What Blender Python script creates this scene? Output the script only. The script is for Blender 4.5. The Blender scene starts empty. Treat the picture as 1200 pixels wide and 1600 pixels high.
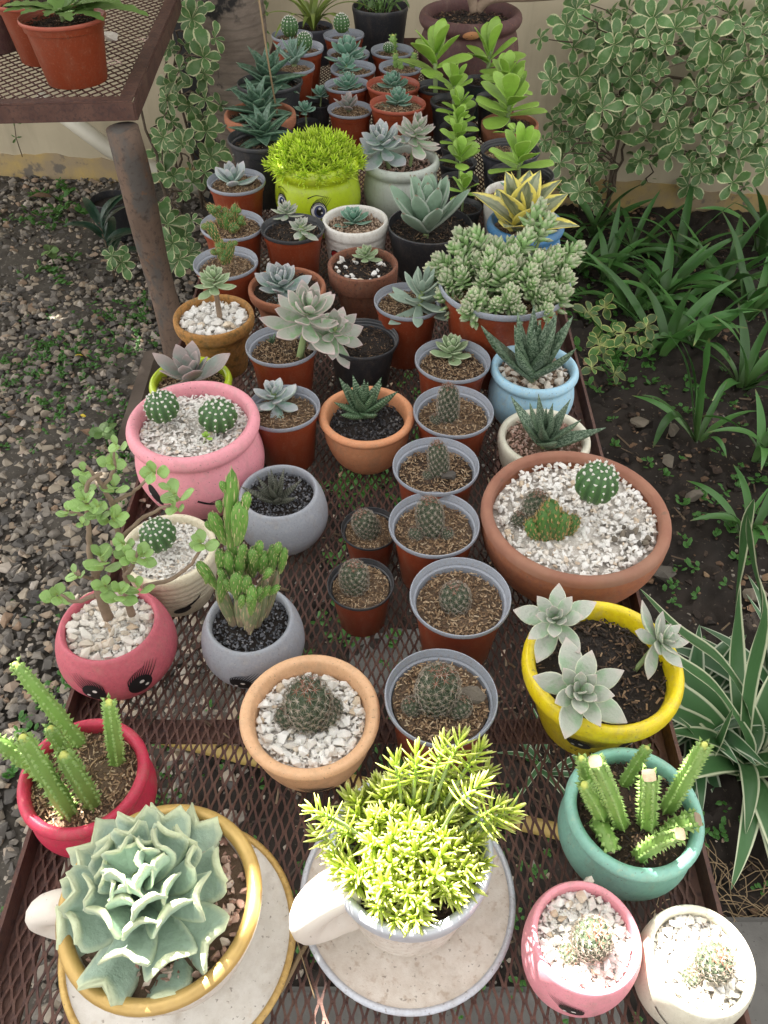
import bpy, math, random
import numpy as np
from mathutils import Matrix, Vector, Euler

rnd = random.Random(7)
C = bpy.context.scene.collection
S = bpy.context.scene
PI = math.pi
R = math.radians

# ------------------------------------------------------------------ camera, sky, sun, exposure
F, H, TH = 1270.0, 1.55, R(45.5)
TZ = 0.75                                    # top of the plant table
cam_d = bpy.data.cameras.new('camera')
cam = bpy.data.objects.new('camera', cam_d)
C.objects.link(cam)
cam.location = (0, 0, H)
cam.rotation_euler = (PI / 2 - TH, 0, 0)
cam_d.sensor_fit = 'VERTICAL'
cam_d.sensor_height = 24.0
cam_d.lens = 24.0 * F / 1600.0
cam_d.clip_start = 0.02
cam_d.clip_end = 200
S.camera = cam

SUN_EL, SUN_AZ = R(53), R(-32)               # azimuth from +Y towards +X
SD = Vector((math.sin(SUN_AZ) * math.cos(SUN_EL), math.cos(SUN_AZ) * math.cos(SUN_EL), math.sin(SUN_EL)))
w = bpy.data.worlds.new('World')
S.world = w
w.use_nodes = True
wn = w.node_tree
wn.nodes.clear()
sky = wn.nodes.new('ShaderNodeTexSky')
sky.sky_type = 'NISHITA'
sky.sun_disc = False
sky.sun_elevation = SUN_EL
sky.sun_rotation = SUN_AZ
sky.dust_density = 3.0
hsv = wn.nodes.new('ShaderNodeHueSaturation')
hsv.inputs['Saturation'].default_value = 0.08       # a hazy white tropical sky
warm = wn.nodes.new('ShaderNodeMix'); warm.data_type = 'RGBA'; warm.blend_type = 'MULTIPLY'
warm.inputs[0].default_value = 1.0
warm.inputs[7].default_value = (1.0, 0.972, 0.92, 1)
bg = wn.nodes.new('ShaderNodeBackground')
bg.inputs['Strength'].default_value = 0.05
wo = wn.nodes.new('ShaderNodeOutputWorld')
wn.links.new(sky.outputs[0], hsv.inputs['Color'])
wn.links.new(hsv.outputs[0], warm.inputs[6])
wn.links.new(warm.outputs[2], bg.inputs['Color'])
wn.links.new(bg.outputs[0], wo.inputs['Surface'])

sun_d = bpy.data.lights.new('sun', 'SUN')
sun_d.energy = 5.0
sun_d.angle = R(0.5)
sun_d.color = (1.0, 0.95, 0.86)
sun = bpy.data.objects.new('sun', sun_d)
C.objects.link(sun)
sun.rotation_euler = (-SD).to_track_quat('-Z', 'Y').to_euler()
sun.location = (0, 0, 8)

S.view_settings.view_transform = 'Standard'
S.view_settings.look = 'None'
S.view_settings.exposure = 3.35
S.view_settings.gamma = 1.0
S.view_settings.use_curve_mapping = False

# ------------------------------------------------------------------ rays of the photograph's lens: where a seen point stands
cT, sT = math.cos(TH), math.sin(TH)
def ray(px, py):
    a, b = px - 600, 800 - py
    return Vector((a, F * cT + b * sT, -F * sT + b * cT))
def at(px, py, z):
    d = ray(px, py); t = (z - H) / d.z
    return Vector((d.x * t, d.y * t, z))
def atY(px, py, Y):
    d = ray(px, py); t = Y / d.y
    return Vector((d.x * t, Y, H + d.z * t))
def depth(p): return p[1] * cT - (p[2] - H) * sT

# ------------------------------------------------------------------ mesh helpers
class MB:
    def __init__(s): s.v = []; s.f = []; s.c = []; s.mi = []
    def add(s, V, Fs, col=(0, 0, 0, 0), mi=0):
        o = len(s.v)
        s.v.extend(V)
        s.f.extend([tuple(i + o for i in f) for f in Fs])
        s.c.extend(col if isinstance(col, list) else [col] * len(V))
        s.mi.extend([mi] * len(Fs))
    def mesh(s, name, mats, smooth=True):
        me = bpy.data.meshes.new(name)
        me.from_pydata([tuple(p) for p in s.v], [], s.f)
        for m in (mats if isinstance(mats, (list, tuple)) else [mats]): me.materials.append(m)
        if max(s.mi or [0]): me.polygons.foreach_set('material_index', s.mi)
        a = me.color_attributes.new('lf', 'FLOAT_COLOR', 'POINT')
        a.data.foreach_set('color', np.array(s.c, dtype=np.float32).ravel())
        if smooth: me.polygons.foreach_set('use_smooth', [True] * len(s.f))
        me.update()
        return me
def obj(name, me, parent=None, loc=None, rot=None, scale=None, kind=None, mat=None):
    o = bpy.data.objects.new(name, me)
    C.objects.link(o)
    if parent is not None: o.parent = parent
    if rot is not None:
        m = rot.to_4x4() if hasattr(rot, 'to_4x4') else Euler(rot).to_matrix().to_4x4()
        if scale is not None:
            sc = scale if hasattr(scale, '__len__') else (scale,) * 3
            m = m @ Matrix.Diagonal((sc[0], sc[1], sc[2], 1))
        if loc is not None: m = Matrix.Translation(loc) @ m
        o.matrix_basis = m
    else:
        if loc is not None: o.location = loc
        if scale is not None: o.scale = scale if hasattr(scale, '__len__') else (scale,) * 3
    if kind: o['kind'] = kind
    return o
def tag(o, label=None, cat=None, group=None, kind=None):
    if label: o['label'] = label
    if cat: o['category'] = cat
    if group: o['group'] = group
    if kind: o['kind'] = kind
    return o
def empty(name, loc, label, cat, group=None):
    o = bpy.data.objects.new(name, None); C.objects.link(o)
    o.location = loc; o.empty_display_size = .03
    return tag(o, label, cat, group)

def catmull(P, n=4):
    out = []
    P = [tuple(p) for p in P]
    Q = [P[0]] + P + [P[-1]]
    for i in range(1, len(Q) - 2):
        p0, p1, p2, p3 = (np.array(q, float) for q in Q[i - 1:i + 3])
        for k in range(n):
            t = k / n
            out.append(tuple(.5 * ((2 * p1) + (-p0 + p2) * t + (2 * p0 - 5 * p1 + 4 * p2 - p3) * t * t + (-p0 + 3 * p1 - 3 * p2 + p3) * t ** 3)))
    out.append(P[-1])
    return out
def lathe(prof, seg=48, wob=0.0, seed=0, closed_base=True):
    r_ = random.Random(seed); ph = [r_.uniform(0, 6.28) for _ in range(4)]
    V, Fs = [], []
    n = len(prof)
    for j in range(seg):
        a = 2 * PI * j / seg
        k = 1 + wob * (math.sin(2 * a + ph[0]) + .6 * math.sin(3 * a + ph[1]) + .4 * math.sin(5 * a + ph[2]))
        for (r, z) in prof: V.append((r * k * math.cos(a), r * k * math.sin(a), z * (1 + wob * .6 * math.sin(a + ph[3]))))
    for j in range(seg):
        b, c = j * n, ((j + 1) % seg) * n
        for i in range(n - 1): Fs.append((b + i, c + i, c + i + 1, b + i + 1))
    if closed_base: Fs.append(tuple(j * n for j in reversed(range(seg))))
    return V, Fs
def frames(path):
    T = []
    for i in range(len(path)):
        a = path[max(0, i - 1)]; b = path[min(len(path) - 1, i + 1)]
        d = Vector(b) - Vector(a); T.append(d.normalized() if d.length > 1e-9 else Vector((0, 0, 1)))
    u = T[0].orthogonal().normalized(); out = []
    for t in T:
        u = (u - t * u.dot(t)).normalized()
        out.append((t, u, t.cross(u)))
    return out
def tube(path, rad, n=8, cap=True, flat=1.0):
    V, Fs = [], []
    fr = frames(path); m = len(path)
    for i, p in enumerate(path):
        r = rad(i / (m - 1)) if callable(rad) else rad
        t, u, v = fr[i]
        for k in range(n):
            a = 2 * PI * k / n
            V.append(tuple(Vector(p) + u * (r * math.cos(a)) + v * (r * flat * math.sin(a))))
    for i in range(m - 1):
        for k in range(n):
            k2 = (k + 1) % n
            Fs.append((i * n + k, i * n + k2, (i + 1) * n + k2, (i + 1) * n + k))
    if cap:
        Fs.append(tuple(reversed(range(n)))); Fs.append(tuple((m - 1) * n + k for k in range(n)))
    return V, Fs
def box(x0, y0, z0, x1, y1, z1):
    V = [(x0, y0, z0), (x1, y0, z0), (x1, y1, z0), (x0, y1, z0), (x0, y0, z1), (x1, y0, z1), (x1, y1, z1), (x0, y1, z1)]
    return V, [(3, 2, 1, 0), (4, 5, 6, 7), (0, 1, 5, 4), (1, 2, 6, 5), (2, 3, 7, 6), (3, 0, 4, 7)]
def chunk(r_, a, b, c, k=11):
    """an angular broken stone: hull of a few random points"""
    import bmesh
    bm = bmesh.new()
    for _ in range(k):
        p = Vector((r_.gauss(0, 1), r_.gauss(0, 1), r_.gauss(0, 1))).normalized()
        q = r_.uniform(.82, 1.0)
        bm.verts.new((p.x * a * q, p.y * b * q, p.z * c * q))
    res = bmesh.ops.convex_hull(bm, input=bm.verts)
    for g in [v for v in bm.verts if not v.link_faces]: bm.verts.remove(g)
    bm.verts.index_update()
    V = [tuple(v.co) for v in bm.verts]; Fs = [tuple(v.index for v in f.verts) for f in bm.faces]
    bm.free()
    return V, Fs
def xf(V, loc=(0, 0, 0), rot=(0, 0, 0), s=1.0):
    m = Euler(rot).to_matrix() * s
    l = Vector(loc)
    return [tuple(m @ Vector(v) + l) for v in V]
def rots(r_): return (r_.uniform(0, 6.28), r_.uniform(0, 6.28), r_.uniform(0, 6.28))

# ------------------------------------------------------------------ materials
def new_mat(name):
    m = bpy.data.materials.new(name); m.use_nodes = True
    nt = m.node_tree; b = nt.nodes['Principled BSDF']
    return m, nt, b
def node(nt, t, **kw):
    n = nt.nodes.new(t)
    for k, v in kw.items(): setattr(n, k, v)
    return n
def rgba(c): return (c[0], c[1], c[2], 1)
def mixc(nt, fac, a, b, mode='MIX'):
    n = node(nt, 'ShaderNodeMix', data_type='RGBA', blend_type=mode)
    for i, v in ((0, fac), (6, a), (7, b)):
        if hasattr(v, 'is_output') or isinstance(v, bpy.types.NodeSocket): nt.links.new(v, n.inputs[i])
        elif i == 0: n.inputs[0].default_value = v
        else: n.inputs[i].default_value = rgba(v)
    return n.outputs[2]
def noise(nt, scale, detail=4, coord='Object', rough=.6, stretch=None):
    tc = node(nt, 'ShaderNodeTexCoord'); n = node(nt, 'ShaderNodeTexNoise')
    n.inputs['Scale'].default_value = scale; n.inputs['Detail'].default_value = detail; n.inputs['Roughness'].default_value = rough
    src = tc.outputs[coord]
    if stretch:
        mp = node(nt, 'ShaderNodeMapping'); mp.inputs['Scale'].default_value = stretch
        nt.links.new(src, mp.inputs[0]); src = mp.outputs[0]
    nt.links.new(src, n.inputs['Vector'])
    return n.outputs[0]
def ramp(nt, fac, stops):
    n = node(nt, 'ShaderNodeValToRGB'); e = n.color_ramp.elements
    while len(e) < len(stops): e.new(.5)
    for i, (p, c) in enumerate(stops):
        e[i].position = p; e[i].color = rgba(c) if hasattr(c, '__len__') else (c, c, c, 1)
    nt.links.new(fac, n.inputs[0])
    return n.outputs[0]
def math_(nt, op, a, b=None):
    n = node(nt, 'ShaderNodeMath', operation=op)
    for i, v in ((0, a), (1, b)):
        if v is None: continue
        if isinstance(v, bpy.types.NodeSocket): nt.links.new(v, n.inputs[i])
        else: n.inputs[i].default_value = v
    return n.outputs[0]
def bump(nt, b, h, strength=.3, dist=.002):
    n = node(nt, 'ShaderNodeBump'); n.inputs['Strength'].default_value = strength; n.inputs['Distance'].default_value = dist
    nt.links.new(h, n.inputs['Height']); nt.links.new(n.outputs[0], b.inputs['Normal'])
def attr(nt):
    a = node(nt, 'ShaderNodeAttribute', attribute_name='lf'); s_ = node(nt, 'ShaderNodeSeparateColor')
    nt.links.new(a.outputs['Color'], s_.inputs[0])
    return s_.outputs
def orand(nt): return node(nt, 'ShaderNodeObjectInfo').outputs['Random']

def paint(name, col, col2=None, rough=.5, sc=40, amt=.6, speck=None, bscale=120, bstr=.15, coat=0, big=None, metallic=0):
    """painted, glazed or fired pot: colour, uneven wear, specks, fine relief"""
    m, nt, b = new_mat(name)
    c2 = col2 or tuple(x * .72 for x in col)
    f = ramp(nt, noise(nt, sc, 6), [(.38, 0.0), (.7, amt)])
    c = mixc(nt, f, col, c2)
    if big:
        c = mixc(nt, ramp(nt, noise(nt, big[0], 3), [(big[1], 0.0), (big[1] + .12, big[3] if len(big) > 3 else .8)]), c, big[2])
    if speck:
        c = mixc(nt, ramp(nt, noise(nt, speck[0], 2), [(speck[1], 0.0), (speck[1] + .04, 1.0)]), c, speck[2])
    if any(k in name for k in ('_paint', 'terracotta', 'plastic')) and 'black_paint' not in name:      # dust, soil splashes and water streaks of garden pots
        c = mixc(nt, ramp(nt, noise(nt, 3.2, 8, rough=.7, stretch=(1, 1, .45)), [(.50, 0.0), (.72, .2 if 'plastic' in name else .38)]), c, (.27, .21, .15))
        c = mixc(nt, ramp(nt, noise(nt, 26, 3, rough=.5), [(.66, 0.0), (.70, .55)]), c, (.14, .10, .07))
    nt.links.new(c, b.inputs['Base Color'])
    b.inputs['Roughness'].default_value = rough
    b.inputs['Coat Weight'].default_value = coat
    b.inputs['Coat Roughness'].default_value = .15
    b.inputs['Metallic'].default_value = metallic
    bump(nt, b, noise(nt, bscale, 5), bstr, .002)
    return m
def leafmat(name, mid, edge=None, epos=.75, tip=None, base=None, rough=.5, trans=.0, var=.18, bands=None, mottle=None, tpos=.8, wob=.25, bumps=0):
    """leaf or stem tissue: margin, tip and base colours from the mesh's own length / width coordinates"""
    m, nt, b = new_mat(name)
    at_ = attr(nt)
    c = mixc(nt, ramp(nt, noise(nt, 6, 3), [(.35, 0.0), (.7, .5)]), mid, tuple(x * .75 for x in mid))
    if base: c = mixc(nt, ramp(nt, at_[0], [(0.0, 1.0), (.45, 0.0)]), c, base)
    if mottle: c = mixc(nt, ramp(nt, noise(nt, mottle[0], 4, stretch=mottle[2] if len(mottle) > 2 else None), [(.46, 0.0), (.56, 1.0)]), c, mottle[1])
    if bands:
        t = math_(nt, 'SINE', math_(nt, 'ADD', math_(nt, 'MULTIPLY', at_[0], bands[0]), math_(nt, 'MULTIPLY', noise(nt, 9, 2), 5.0)))
        c = mixc(nt, ramp(nt, t, [(.55, 0.0), (.8, bands[2])]), c, bands[1])
    if edge:
        e = math_(nt, 'ADD', at_[1], math_(nt, 'MULTIPLY', math_(nt, 'SUBTRACT', noise(nt, 7, 3), .5), wob))
        c = mixc(nt, ramp(nt, e, [(epos, 0.0), (min(epos + .12, 1), 1.0)]), c, edge)
    if tip: c = mixc(nt, ramp(nt, at_[0], [(tpos, 0.0), (1.0, 1.0)]), c, tip)
    v = node(nt, 'ShaderNodeMapRange'); v.inputs[3].default_value = 1 - var; v.inputs[4].default_value = 1 + var
    nt.links.new(orand(nt), v.inputs[0])
    h = node(nt, 'ShaderNodeHueSaturation'); nt.links.new(v.outputs[0], h.inputs['Value']); nt.links.new(c, h.inputs['Color'])
    c = h.outputs[0]
    nt.links.new(c, b.inputs['Base Color'])
    b.inputs['Roughness'].default_value = rough
    bump(nt, b, noise(nt, bumps or 14, 4), .25, .01)
    if trans:
        t = node(nt, 'ShaderNodeBsdfTranslucent'); mx = node(nt, 'ShaderNodeMixShader'); mx.inputs[0].default_value = trans
        nt.links.new(c, t.inputs[0]); nt.links.new(b.outputs[0], mx.inputs[1]); nt.links.new(t.outputs[0], mx.inputs[2])
        nt.links.new(mx.outputs[0], nt.nodes['Material Output'].inputs[0])
    return m
def bitmat(name, stops, rough=.8, sc=200, var_obj=False, bstr=.3, speck=None):
    """loose bits (stones, chips, husks): one tone each, from a random value kept in the mesh or the object"""
    m, nt, b = new_mat(name)
    f = orand(nt) if var_obj else attr(nt)[0]
    c = ramp(nt, f, stops)
    c = mixc(nt, ramp(nt, noise(nt, sc, 5), [(.45, 0.0), (.8, .35)]), c, tuple(x * .5 for x in stops[0][1]))
    if speck: c = mixc(nt, ramp(nt, noise(nt, speck[0], 3), [(speck[1], 0.0), (speck[1] + .06, .8)]), c, speck[2])
    nt.links.new(c, b.inputs['Base Color']); b.inputs['Roughness'].default_value = rough
    bump(nt, b, noise(nt, sc, 5), bstr, .002)
    return m

M = {}
M['red'] = paint('red_brown_plastic', (.25, .046, .016), (.185, .032, .012), .38, 30, .7, speck=(260, .66, (.13, .05, .035)), big=(16, .57, (.33, .12, .07), .45), bscale=60, bstr=.05)
M['rimgrey'] = paint('grey_plastic_rim', (.33, .36, .425), (.22, .24, .285), .45, 60, .7, speck=(300, .62, (.10, .09, .09)), big=(20, .56, (.30, .27, .25), .6), bscale=80, bstr=.08)
M['rimblack'] = paint('black_plastic_rim', (.035, .038, .045), (.06, .06, .065), .42, 60, .6, bscale=80, bstr=.08)
M['rimred'] = paint('red_plastic_rim', (.42, .10, .06), (.33, .08, .05), .45, 60, .6, bscale=80, bstr=.08)
M['black'] = paint('black_plastic', (.022, .024, .03), (.045, .045, .05), .42, 30, .8, big=(14, .58, (.10, .09, .075), .4), bscale=60, bstr=.06)
M['darkgreen'] = paint('dark_green_plastic', (.03, .05, .05), (.05, .065, .065), .45, 30, .7)
M['greyplastic'] = paint('grey_plastic', (.10, .105, .13), (.07, .07, .09), .5, 30, .7)
M['terra'] = paint('terracotta', (.36, .135, .065), (.27, .10, .06), .8, 18, .9, speck=(160, .66, (.42, .26, .17)), big=(9, .56, (.26, .12, .085), .7), bscale=140, bstr=.25)
M['terrarim'] = paint('terracotta_browned', (.27, .115, .075), (.35, .17, .11), .8, 20, .9, big=(10, .55, (.2, .09, .07), .7), bscale=140, bstr=.25)
M['orange'] = paint('orange_terracotta', (.68, .30, .15), (.58, .25, .12), .7, 14, .8, speck=(120, .68, (.22, .1, .06)), big=(9, .57, (.62, .33, .19), .6), bscale=160, bstr=.15)
M['tan'] = paint('tan_terracotta', (.42, .20, .055), (.24, .12, .03), .8, 12, .9, big=(7, .5, (.16, .10, .03), .75), bscale=140, bstr=.22)
M['oldterra'] = paint('stained_terracotta', (.25, .10, .055), (.17, .07, .05), .85, 16, .9, big=(12, .56, (.06, .04, .03), .8), bscale=120, bstr=.3)
M['brown'] = paint('brown_painted_clay', (.105, .045, .042), (.075, .035, .035), .7, 14, .9, big=(22, .66, (.40, .15, .05), .9), bscale=90, bstr=.25)
M['pink'] = paint('pink_paint', (.80, .33, .39), (.72, .27, .33), .55, 20, .7, speck=(200, .69, (.40, .16, .17)), big=(8, .56, (.66, .34, .36), .5), bscale=90, bstr=.12)
M['dusty'] = paint('dusty_rose_paint', (.55, .125, .165), (.44, .09, .13), .6, 16, .9, speck=(190, .68, (.25, .07, .08)), big=(8, .56, (.55, .19, .21), .5), bscale=90, bstr=.15)
M['crimson'] = paint('crimson_paint', (.56, .035, .085), (.46, .026, .065), .45, 16, .8, speck=(240, .69, (.7, .35, .35)), big=(9, .57, (.42, .07, .08), .55), bscale=80, bstr=.12)
M['teal'] = paint('teal_paint', (.26, .53, .44), (.21, .46, .385), .45, 14, .8, big=(9, .62, (.40, .55, .40), .6), speck=(230, .73, (.05, .1, .09)), bscale=60, bstr=.12)
M['yellow'] = paint('yellow_paint', (.82, .66, .012), (.70, .50, .01), .4, 12, .8, speck=(200, .68, (.40, .30, .04)), big=(9, .57, (.62, .50, .10), .5), bscale=60, bstr=.15, coat=.15)
M['lime'] = paint('lime_paint', (.46, .60, .016), (.40, .53, .014), .4, 12, .7, speck=(220, .73, (.2, .25, .02)), bscale=60, bstr=.08, coat=.3)
M['blue'] = paint('pale_blue_paint', (.34, .60, .79), (.45, .64, .72), .5, 14, .8, big=(10, .6, (.52, .66, .66), .6), speck=(200, .72, (.2, .25, .28)), bscale=70, bstr=.12)
M['midblue'] = paint('blue_paint', (.08, .24, .46), (.06, .19, .4), .4, 14, .7, bscale=70, bstr=.1)
M['palegrey'] = paint('pale_grey_green_paint', (.48, .52, .47), (.40, .44, .40), .45, 12, .7, bscale=60, bstr=.08, coat=.2)
M['grey'] = paint('grey_paint', (.34, .36, .41), (.28, .30, .345), .6, 18, .8, speck=(200, .70, (.14, .13, .13)), big=(8, .56, (.40, .40, .42), .6), bscale=90, bstr=.12)
M['cream'] = paint('cream_paint', (.76, .70, .54), (.66, .58, .42), .55, 14, .9, speck=(170, .67, (.35, .26, .17)), bscale=70, bstr=.15)
M['creamgloss'] = paint('cream_gloss_paint', (.74, .72, .60), (.66, .63, .50), .4, 14, .8, speck=(200, .72, (.4, .34, .24)), bscale=70, bstr=.1)
M['peach'] = paint('peach_paint', (.74, .45, .26), (.66, .38, .21), .55, 14, .8, speck=(150, .665, (.30, .15, .09)), bscale=80, bstr=.12)
M['white'] = paint('white_paint', (.78, .76, .72), (.68, .65, .60), .5, 12, .8, speck=(420, .70, (.32, .24, .17)), big=(7, .58, (.62, .54, .45), .5), bscale=60, bstr=.15)
M['whitedirty'] = paint('soiled_white_paint', (.74, .69, .63), (.62, .55, .48), .6, 9, .9, speck=(420, .71, (.16, .11, .08)), big=(12, .56, (.50, .40, .32), .7), bscale=60, bstr=.18)
M['silver'] = paint('silver_paint', (.55, .58, .64), (.42, .44, .5), .4, 40, .7, bscale=90, bstr=.25, metallic=.25)
M['gold'] = paint('gold_paint', (.58, .39, .13), (.40, .25, .07), .42, 22, .9, bscale=90, bstr=.3, metallic=.3)
M['blackpaint'] = paint('black_paint', (.012, .012, .014), rough=.45, bstr=.05)
M['whitepaint'] = paint('white_dot_paint', (.8, .8, .78), rough=.45, bstr=.05)
M['irisblue'] = paint('blue_iris_paint', (.03, .06, .2), rough=.4, bstr=.05)
M['redpaint'] = paint('red_mouth_paint', (.45, .015, .02), rough=.4, bstr=.05)

M['soil'] = paint('potting_soil', (.075, .046, .030), (.034, .021, .015), .95, 60, 1, speck=(240, .62, (.17, .115, .07)), bscale=140, bstr=.9)
M['soildark'] = paint('dark_potting_soil', (.03, .022, .018), (.016, .012, .011), .95, 60, 1, speck=(240, .66, (.10, .065, .04)), bscale=140, bstr=.9)
M['soildry'] = paint('dry_potting_soil', (.20, .135, .09), (.12, .078, .05), .95, 50, 1, speck=(240, .62, (.32, .23, .15)), bscale=140, bstr=.9)
M['whitesand'] = paint('white_grit', (.74, .70, .65), (.52, .46, .40), .95, 60, 1, speck=(200, .6, (.74, .72, .68)), bscale=140, bstr=.9)
M['husk'] = bitmat('rice_husk', [(0, (.10, .055, .03)), (.4, (.26, .16, .085)), (.75, (.42, .29, .17)), (1, (.55, .43, .29))], .8)
M['bark'] = bitmat('dark_mulch', [(0, (.018, .013, .011)), (.6, (.06, .038, .026)), (.9, (.18, .105, .06)), (1, (.33, .22, .13))], .85)
M['flake'] = bitmat('white_flake', [(0, (.62, .56, .49)), (.25, (.80, .77, .73)), (.88, (.86, .85, .82)), (1, (.70, .56, .42))], .75)
M['gravel'] = bitmat('slate_chip', [(0, (.045, .048, .055)), (.5, (.12, .125, .145)), (.85, (.21, .215, .24)), (1, (.34, .33, .34))], .75)
M['basalt'] = bitmat('black_chip', [(0, (.022, .022, .026)), (.6, (.06, .06, .068)), (.92, (.13, .125, .125)), (1, (.3, .28, .26))], .6)
M['pinkgravel'] = bitmat('pink_chip', [(0, (.30, .17, .13)), (.4, (.48, .30, .24)), (.8, (.58, .42, .35)), (1, (.66, .56, .48))], .8)
M['tangravel'] = bitmat('tan_chip', [(0, (.28, .18, .12)), (.4, (.48, .34, .24)), (.8, (.60, .48, .37)), (1, (.35, .24, .18))], .8)
M['stone'] = bitmat('white_stone', [(0, (.70, .66, .60)), (.4, (.80, .78, .75)), (.84, (.86, .85, .83)), (.96, (.66, .54, .40)), (1, (.5, .38, .27))], .75, 60, True, .3, speck=(70, .62, (.36, .34, .33)))
M['creamstone'] = bitmat('cream_stone', [(0, (.60, .52, .42)), (.5, (.74, .69, .62)), (.85, (.78, .76, .72)), (1, (.55, .40, .26))], .75, 60, True, .3, speck=(60, .64, (.42, .33, .24)))
M['gardengravel'] = bitmat('garden_gravel', [(0, (.065, .06, .056)), (.3, (.15, .135, .12)), (.6, (.25, .22, .185)), (.82, (.38, .32, .245)), (.93, (.31, .21, .14)), (1, (.54, .49, .43))], .8, 40)
M['darkstone'] = bitmat('bed_stone', [(0, (.09, .08, .07)), (1, (.24, .20, .15))], .85, 14, True, .5)

# ------------------------------------------------------------------ the setting: ground, gravel, bed, wall
M['earth'] = paint('bare_earth', (.030, .022, .017), (.013, .010, .008), .95, 9, 1, speck=(90, .66, (.075, .058, .042)), bscale=45, bstr=1.0)
M['gravelbase'] = paint('gravel_dust', (.085, .075, .062), (.05, .043, .036), .95, 14, 1, speck=(90, .62, (.16, .14, .12)), bscale=60, bstr=1.0)
M['slab'] = paint('weathered_concrete', (.125, .12, .112), (.08, .076, .07), .9, 9, 1, speck=(140, .66, (.07, .065, .06)), bscale=60, bstr=.5)

def grid(x0, y0, x1, y1, nx, ny, amp, seed, name, mat, z=0.0):
    r_ = np.random.default_rng(seed)
    X, Y = np.meshgrid(np.linspace(x0, x1, nx), np.linspace(y0, y1, ny))
    Z = z + r_.normal(0, amp, X.shape)
    for k in (2.1, 4.7, 9.3): Z += amp * 1.5 * np.sin(X * k * 2 + r_.uniform(0, 6)) * np.cos(Y * k * 1.7 + r_.uniform(0, 6))
    V = np.stack([X.ravel(), Y.ravel(), Z.ravel()], 1).tolist()
    Fs = [(j * nx + i, j * nx + i + 1, (j + 1) * nx + i + 1, (j + 1) * nx + i) for j in range(ny - 1) for i in range(nx - 1)]
    b = MB(); b.add(V, Fs)
    return obj(name, b.mesh(name, mat), kind='structure')
def plain(x0, y0, x1, y1, z, name, mat):
    b = MB(); b.add([(x0, y0, z), (x1, y0, z), (x1, y1, z), (x0, y1, z)], [(0, 1, 2, 3)])
    return obj(name, b.mesh(name, mat), kind='structure')
plain(-40, -40, 40, 40, -.035, 'ground', M['earth'])
grid(-.38, -.3, 2.6, 3.7, 150, 200, .008, 2, 'garden_bed', M['earth'], .0)
grid(-2.8, -.3, -.30, 3.9, 90, 150, .004, 3, 'gravel_bed', M['gravelbase'], .004)

def in_view(p, m=60):
    d = depth(p)
    if d <= .05: return False
    x = 600 + F * p[0] / d; y = 800 - F * (p[1] * sT + (p[2] - H) * cT) / d
    return -m < x < 1200 + m and -m < y < 1600 + m

def scatter_stones(name, n, xr, yr, size, mat, seed, keep=None, flat=.6, z=.004):
    r_ = random.Random(seed); b = MB()
    lib = [chunk(r_, 1, r_.uniform(.65, .95), flat * r_.uniform(.8, 1.1), 12) for _ in range(24)]
    k = 0
    while k < n:
        x, y = r_.uniform(*xr), r_.uniform(*yr)
        k += 1
        if not in_view((x, y, 0)) or (keep and not keep(x, y, r_)): continue
        s_ = size[0] + (size[1] - size[0]) * r_.random() ** 2.2
        V, Fs = lib[r_.randrange(24)]
        t = r_.random()
        b.add(xf(V, (x, y, z + s_ * .25), (r_.uniform(-.4, .4), r_.uniform(-.4, .4), r_.uniform(0, 6.28)), s_), Fs, (t, 0, 0, 1))
    return obj(name, b.mesh(name, mat, smooth=False), kind='stuff')
gx = lambda y: -.33
scatter_stones('gravel', 34000, (-2.3, -.28), (.15, 3.62), (.007, .025), M['gardengravel'], 11,
               keep=lambda x, y, r_: r_.random() < (1.0 if y < 2.1 else .75 if y < 2.7 else .4))
scatter_stones('soil_clods', 5200, (.3, 2.0), (.15, 3.3), (.004, .017), M['bark'], 14, z=-.002)
scatter_stones('pebbles', 1500, (.3, 2.0), (.15, 3.2), (.002, .008), M['gardengravel'], 12, z=.002)
scatter_stones('litter_stones', 1100, (-.3, .34), (.1, 2.4), (.003, .012), M['gardengravel'], 13, z=.002)

# low weeds: small leaf rosettes, one mass on the gravel and under the table
M['weed'] = leafmat('weed_leaf', (.05, .17, .025), (.09, .22, .04), .7, rough=.5, trans=.25, var=.1)
M['litter'] = bitmat('dry_litter', [(0, (.03, .02, .014)), (.7, (.075, .048, .03)), (1, (.20, .145, .09))], .85)
def small_leaf(b, p, az, el, L, W, t):
    d = Vector((math.cos(az) * math.cos(el), math.sin(az) * math.cos(el), math.sin(el)))
    s_ = Vector((-math.sin(az), math.cos(az), 0))
    up = d.cross(s_) * -1
    p = Vector(p)
    V = [p, p + d * L * .35 + s_ * W * .42 + up * -.03 * L, p + d * L * .35 - s_ * W * .42 + up * -.03 * L, p + d * L * .72 + s_ * W * .5, p + d * L * .72 - s_ * W * .5,
         p + d * L, p + d * L * .4 + up * -.1 * L, p + d * L * .75 + up * -.08 * L]
    b.add([tuple(v) for v in V], [(0, 6, 1), (0, 2, 6), (1, 6, 7, 3), (6, 2, 4, 7), (3, 7, 5), (7, 4, 5)],
          [(0, 0, 0, 1), (.35, 1, t, 1), (.35, 1, t, 1), (.7, 1, t, 1), (.7, 1, t, 1), (1, 1, t, 1), (.4, 0, t, 1), (.75, 0, t, 1)])
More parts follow.
